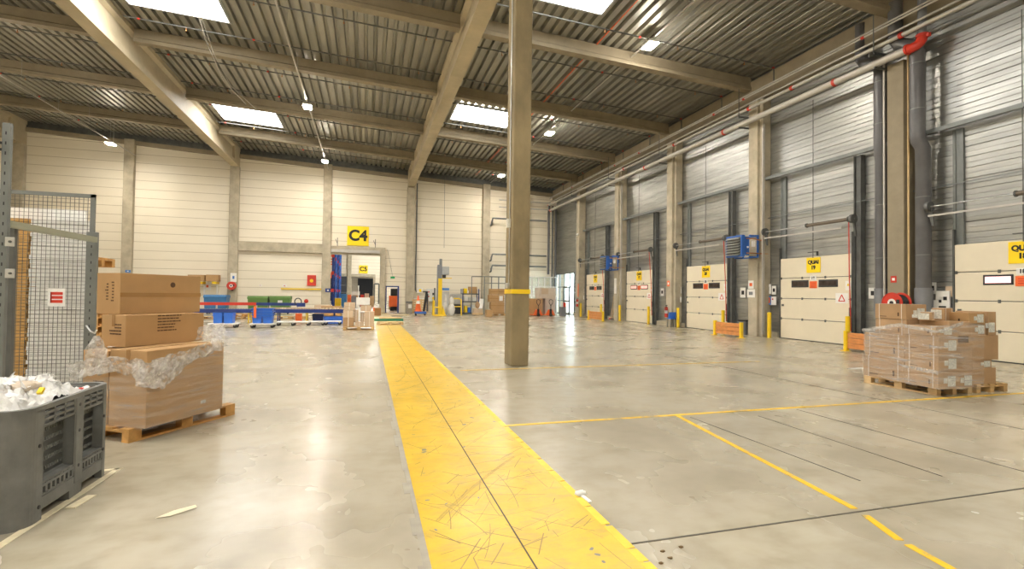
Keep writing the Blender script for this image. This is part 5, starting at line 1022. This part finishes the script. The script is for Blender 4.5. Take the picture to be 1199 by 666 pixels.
for p, q, lab in (((1.64, 2.91), (15.9, 2.92), 'long dark floor joint crossing the right foreground'), ((4.16, 5.75), (4.2, 3.4), 'floor joint right of the thin yellow line'), ((5.12, 5.6), (5.05, 3.3), 'middle of the floor joints on the right'), ((5.97, 5.8), (5.94, 1.), 'rightmost long floor joint on the right'), ((7.9, 12), (7.9, 3), 'floor joint running towards the dock door 19'), ((13.9, 22.6), (13.6, 18.6), 'short floor joint before dock door 20')):
    strip('floor_joint', p, q, .014 if 'long dark' in lab else .012, jm, lab, 'floor joint', z=.0035)
strip('floor_joint', (.98, 2), (.98, 30), .010, jm, 'thin joint down the middle of the yellow lane', 'floor joint', z=.0045)
p = fl(680, 580); b = B().sphere((p.x, p.y, .018), .045, sx=1., sy=.6, sz=.5, n=10, m=6, jit=.3).bar((p.x, p.y - .03, .01), (p.x + .01, p.y - .15, .01), .03, .008); solo('paper_scrap', b, paper, 'crumpled white paper scrap on the edge of the yellow lane', 'paper')
p = fl(206, 601); solo('paper_scrap', B().add([(p.x - .11, p.y - .06, .004), (p.x - .02, p.y - .05, .006), (p.x + .12, p.y + .05, .012), (p.x + .10, p.y + .08, .02), (p.x - .02, p.y + .02, .016), (p.x - .06, p.y - .01, .01)], [(0, 1, 4, 5), (1, 2, 3, 4)]), tapew, 'torn beige paper scrap on the bare floor at the left', 'paper')
for k, (px, py) in enumerate(((776, 646), (785, 654), (774, 660), (797, 641))):
    p = fl(px, py); solo('dry_leaf', B().sphere((p.x, p.y, .006), .018, sz=.3, sy=.6, n=8, m=5, jit=.3), mt('dry leaf', (.16, .10, .04), .8), 'tiny dry brown leaf by the lane edge, ' + ['upper left', 'lower right', 'lowest', 'rightmost'][k] + ' of four', 'leaf')
p = fl(1004, 431.5); solo('film_scrap', B().box(p.x - .25, p.x + .25, p.y - .05, p.y + .05, .001, .012), white, 'strip of white film lying left of the wrapped cartons', 'film')

# ================================================================ the hall beyond the opening
Y2 = 103
w2 = wallpieces(B(), Y2, Y2 + .3, -16, 17, 12, [(-3.0, 1.1, 0, 4.7)]); struct('wall_beyond', w2, panelm, 'cream wall of the next hall seen through the opening', 'wall')
struct('wall_beyond', B().box(-16.3, -16, YB, 150, 0, 12), panelm, 'left side wall of the next hall', 'wall'); struct('wall_beyond', B().box(17, 17.3, YB + .31, 150, 0, 12), panelm, 'right side wall of the next hall', 'wall')
struct('wall_beyond', B().box(-16, 17, 148, 148.3, 0, 12), panelm, 'farthest wall two halls away', 'wall'); struct('door_10', B().box(-2.6, 2.2, 147.8, 147.95, 0, 5.6), tarp, 'dark shutter on the farthest wall', 'shutter')
struct('ceiling_beyond', B().box(-16, 17, YB + .31, 148, 11.6, 11.8), deckm, 'roof of the next hall', 'ceiling')
for k, y in enumerate((50, 62, 74, 86, 97, 112, 130)):
    for x in (-8, 0, 8): skylight(x, y, 3.2, 3.2, 'added unseen skylight lighting the next hall')  # out of sight, put in so the next hall gets light
for o_ in [o for o in bpy.data.objects if o.name.startswith('skylight_pane') or (o.name.startswith('window_frame') and o.parent and o.parent.get('label') == 'added unseen skylight lighting the next hall')]:
    if o_.parent and o_.parent.get('label') == 'added unseen skylight lighting the next hall': o_.location.z = -.45
struct('lintel_beam', B().box(-7, 1.5, Y2 - .4, Y2 - .01, 4.75, 5.25).box(1.1, 1.5, Y2 - .4, Y2 - .01, 0, 4.75), concrete, 'concrete frame of the opening under the C5 sign', 'lintel')
struct('concrete_column', B().box(-3.75, -3.05, Y2 - .5, Y2 - .01, 0, 11.5), concrete, 'concrete column left of the C5 sign', 'column')
t = thing('area_sign', 'yellow sign reading C5 seen through the big opening', 'sign', (-.81, Y2 - .1, 6.22)); mesh('plate', B().box(-.82, .82, -.03, .03, -.77, .77), signy, t); textp('lettering', 'C5', 1.16, ink, t, (0, -.04, 0), TO_Y, bold=.045)
p = at(427, 362/1.0 - 37.6, 147.5); t = thing('area_sign', 'small distant yellow sign two halls away', 'sign', (-.8, 147.6, 6.6)); mesh('plate', B().box(-1, 1, -.03, .03, -.5, .5), signy, t)
struct('wall_screen', B().box(-7.6, -3.9, Y2 - .7, Y2 - .5, 0, 4.7), tarp, 'dark gridded curtain left of the C5 opening', 'curtain'); b = B()
for x in (-6.3, -5.1): b.box(x - .05, x + .05, Y2 - .74, Y2 - .7, 0, 4.7)
for z in (1.6, 3.0): b.box(-7.6, -3.9, Y2 - .74, Y2 - .7, z - .05, z + .05)
struct('curtain_frame', b, steelp, 'pale bars of the dark gridded curtain', 'frame')
# racks in the next hall
for k in range(4):
    y = 52 + k * 5.2; x = at(389.5 + k * 2.6, 330, y).x
    t = thing('rack_upright', 'blue racking upright in the next hall, ' + ['nearest', 'second', 'third', 'farthest'][k] + ' one', 'racking', (x, y, 0), group='blue racking beyond the opening'); b = B().box(-.09, .09, -.06, .06, 0, 9).box(.0, .18, .8, .92, 0, 9); z = .3
    while z < 8.6: b.bar((0, 0, z), (.1, .85, z + .8), .07); z += .8
    mesh('upright', b, blue if k % 2 else navy, t); mesh('beam', B().box(-2.8, 0, .0, .1, 1.7, 1.85).box(-2.8, 0, 0, .1, 3.4, 3.55).box(-2.8, 0, 0, .1, 5.1, 5.25), orange, t); mesh('connector', B().box(-.12, .12, -.1, -.06, 1.62, 1.95).box(-.12, .12, -.1, -.06, 3.32, 3.65).box(-.12, .12, -.1, -.06, 5.02, 5.35), red, t)
def hb(px0, py0, px1, py1, Y, dp, m, nm, lab, cat): return far_box(px0, py0, px1, py1, Y, dp, m, nm, lab, cat)
hb(392, 349, 399, 356, 48, .8, yellow, 'yellow_guard', 'yellow rack guard beyond the opening', 'guard'); hb(399, 344, 405.5, 353, 53, 1, binblue, 'blue_machine', 'blue machine beyond the opening', 'machine')
hb(407, 345, 411, 352.5, 54, .4, orange, 'red_board', 'red panel beyond the opening', 'panel'); hb(411, 346.5, 417, 353, 55, 1, pvcl, 'grey_crate', 'dark grey crate beyond the opening', 'crate')
hb(412, 341, 421, 345.5, 62, 1.2, white, 'white_bundle', 'white bundle on the goods beyond the opening', 'bundle'); hb(412.5, 345.6, 420, 350, 61, 1.2, card2, 'carton', 'orange carton beneath the white bundle beyond the opening', 'carton')
hb(422, 345, 426, 350.5, 60, 1.2, red, 'red_box', 'red box beyond the opening', 'box'); hb(427, 343.5, 432, 350, 61, 1.2, cardfar, 'carton', 'pale carton beyond the opening right of the red box', 'carton'); hb(433, 346.5, 438, 351.5, 58, 1., card, 'carton', 'brown carton beyond the opening near the right jamb', 'carton')
b = B(); y = 75; a, b_ = at(438, 345, y).x, at(443.5, 345, y).x; b.bar((a, y, 0), (a, y, 2.9), .2).bar((b_, y, 0), (b_, y, 2.9), .2).bar((a, y, 2.9), (b_, y, 2.9), .2); solo('door_portal', b, dark, 'small dark portal frame beyond the opening', 'frame')
y = 46; t = thing('order_picker', 'red and black truck seen through the narrow doorway', 'truck', (at(462.5, 350, y).x, y, 0)); mesh('body', B().box(-.5, .5, 0, 1.2, .35, 1.35), orange, t, .05); mesh('cabin', B().box(-.35, .5, .2, 1.2, 1.35, 2.0), black, t, .05); mesh('wheel', B().cyl((-.4, .1, .2), (.4, .1, .2), .2, n=14), rubber, t)
hb(455.5, 346, 458, 358, 50, .5, card, 'tall_carton', 'tall carton seen through the narrow doorway', 'carton')

# ================================================================ world, view
w = bpy.data.worlds.new('world'); bpy.context.scene.world = w; w.use_nodes = True; bg = w.node_tree.nodes['Background']; bg.inputs[0].default_value = (.9, .95, 1, 1); bg.inputs[1].default_value = 1.
sc = bpy.context.scene; vs = sc.view_settings; sc.display_settings.display_device = 'sRGB'; vs.view_transform = 'Standard'; vs.look = 'None'; vs.gamma = 1; vs.use_curve_mapping = False; vs.exposure = 0.70
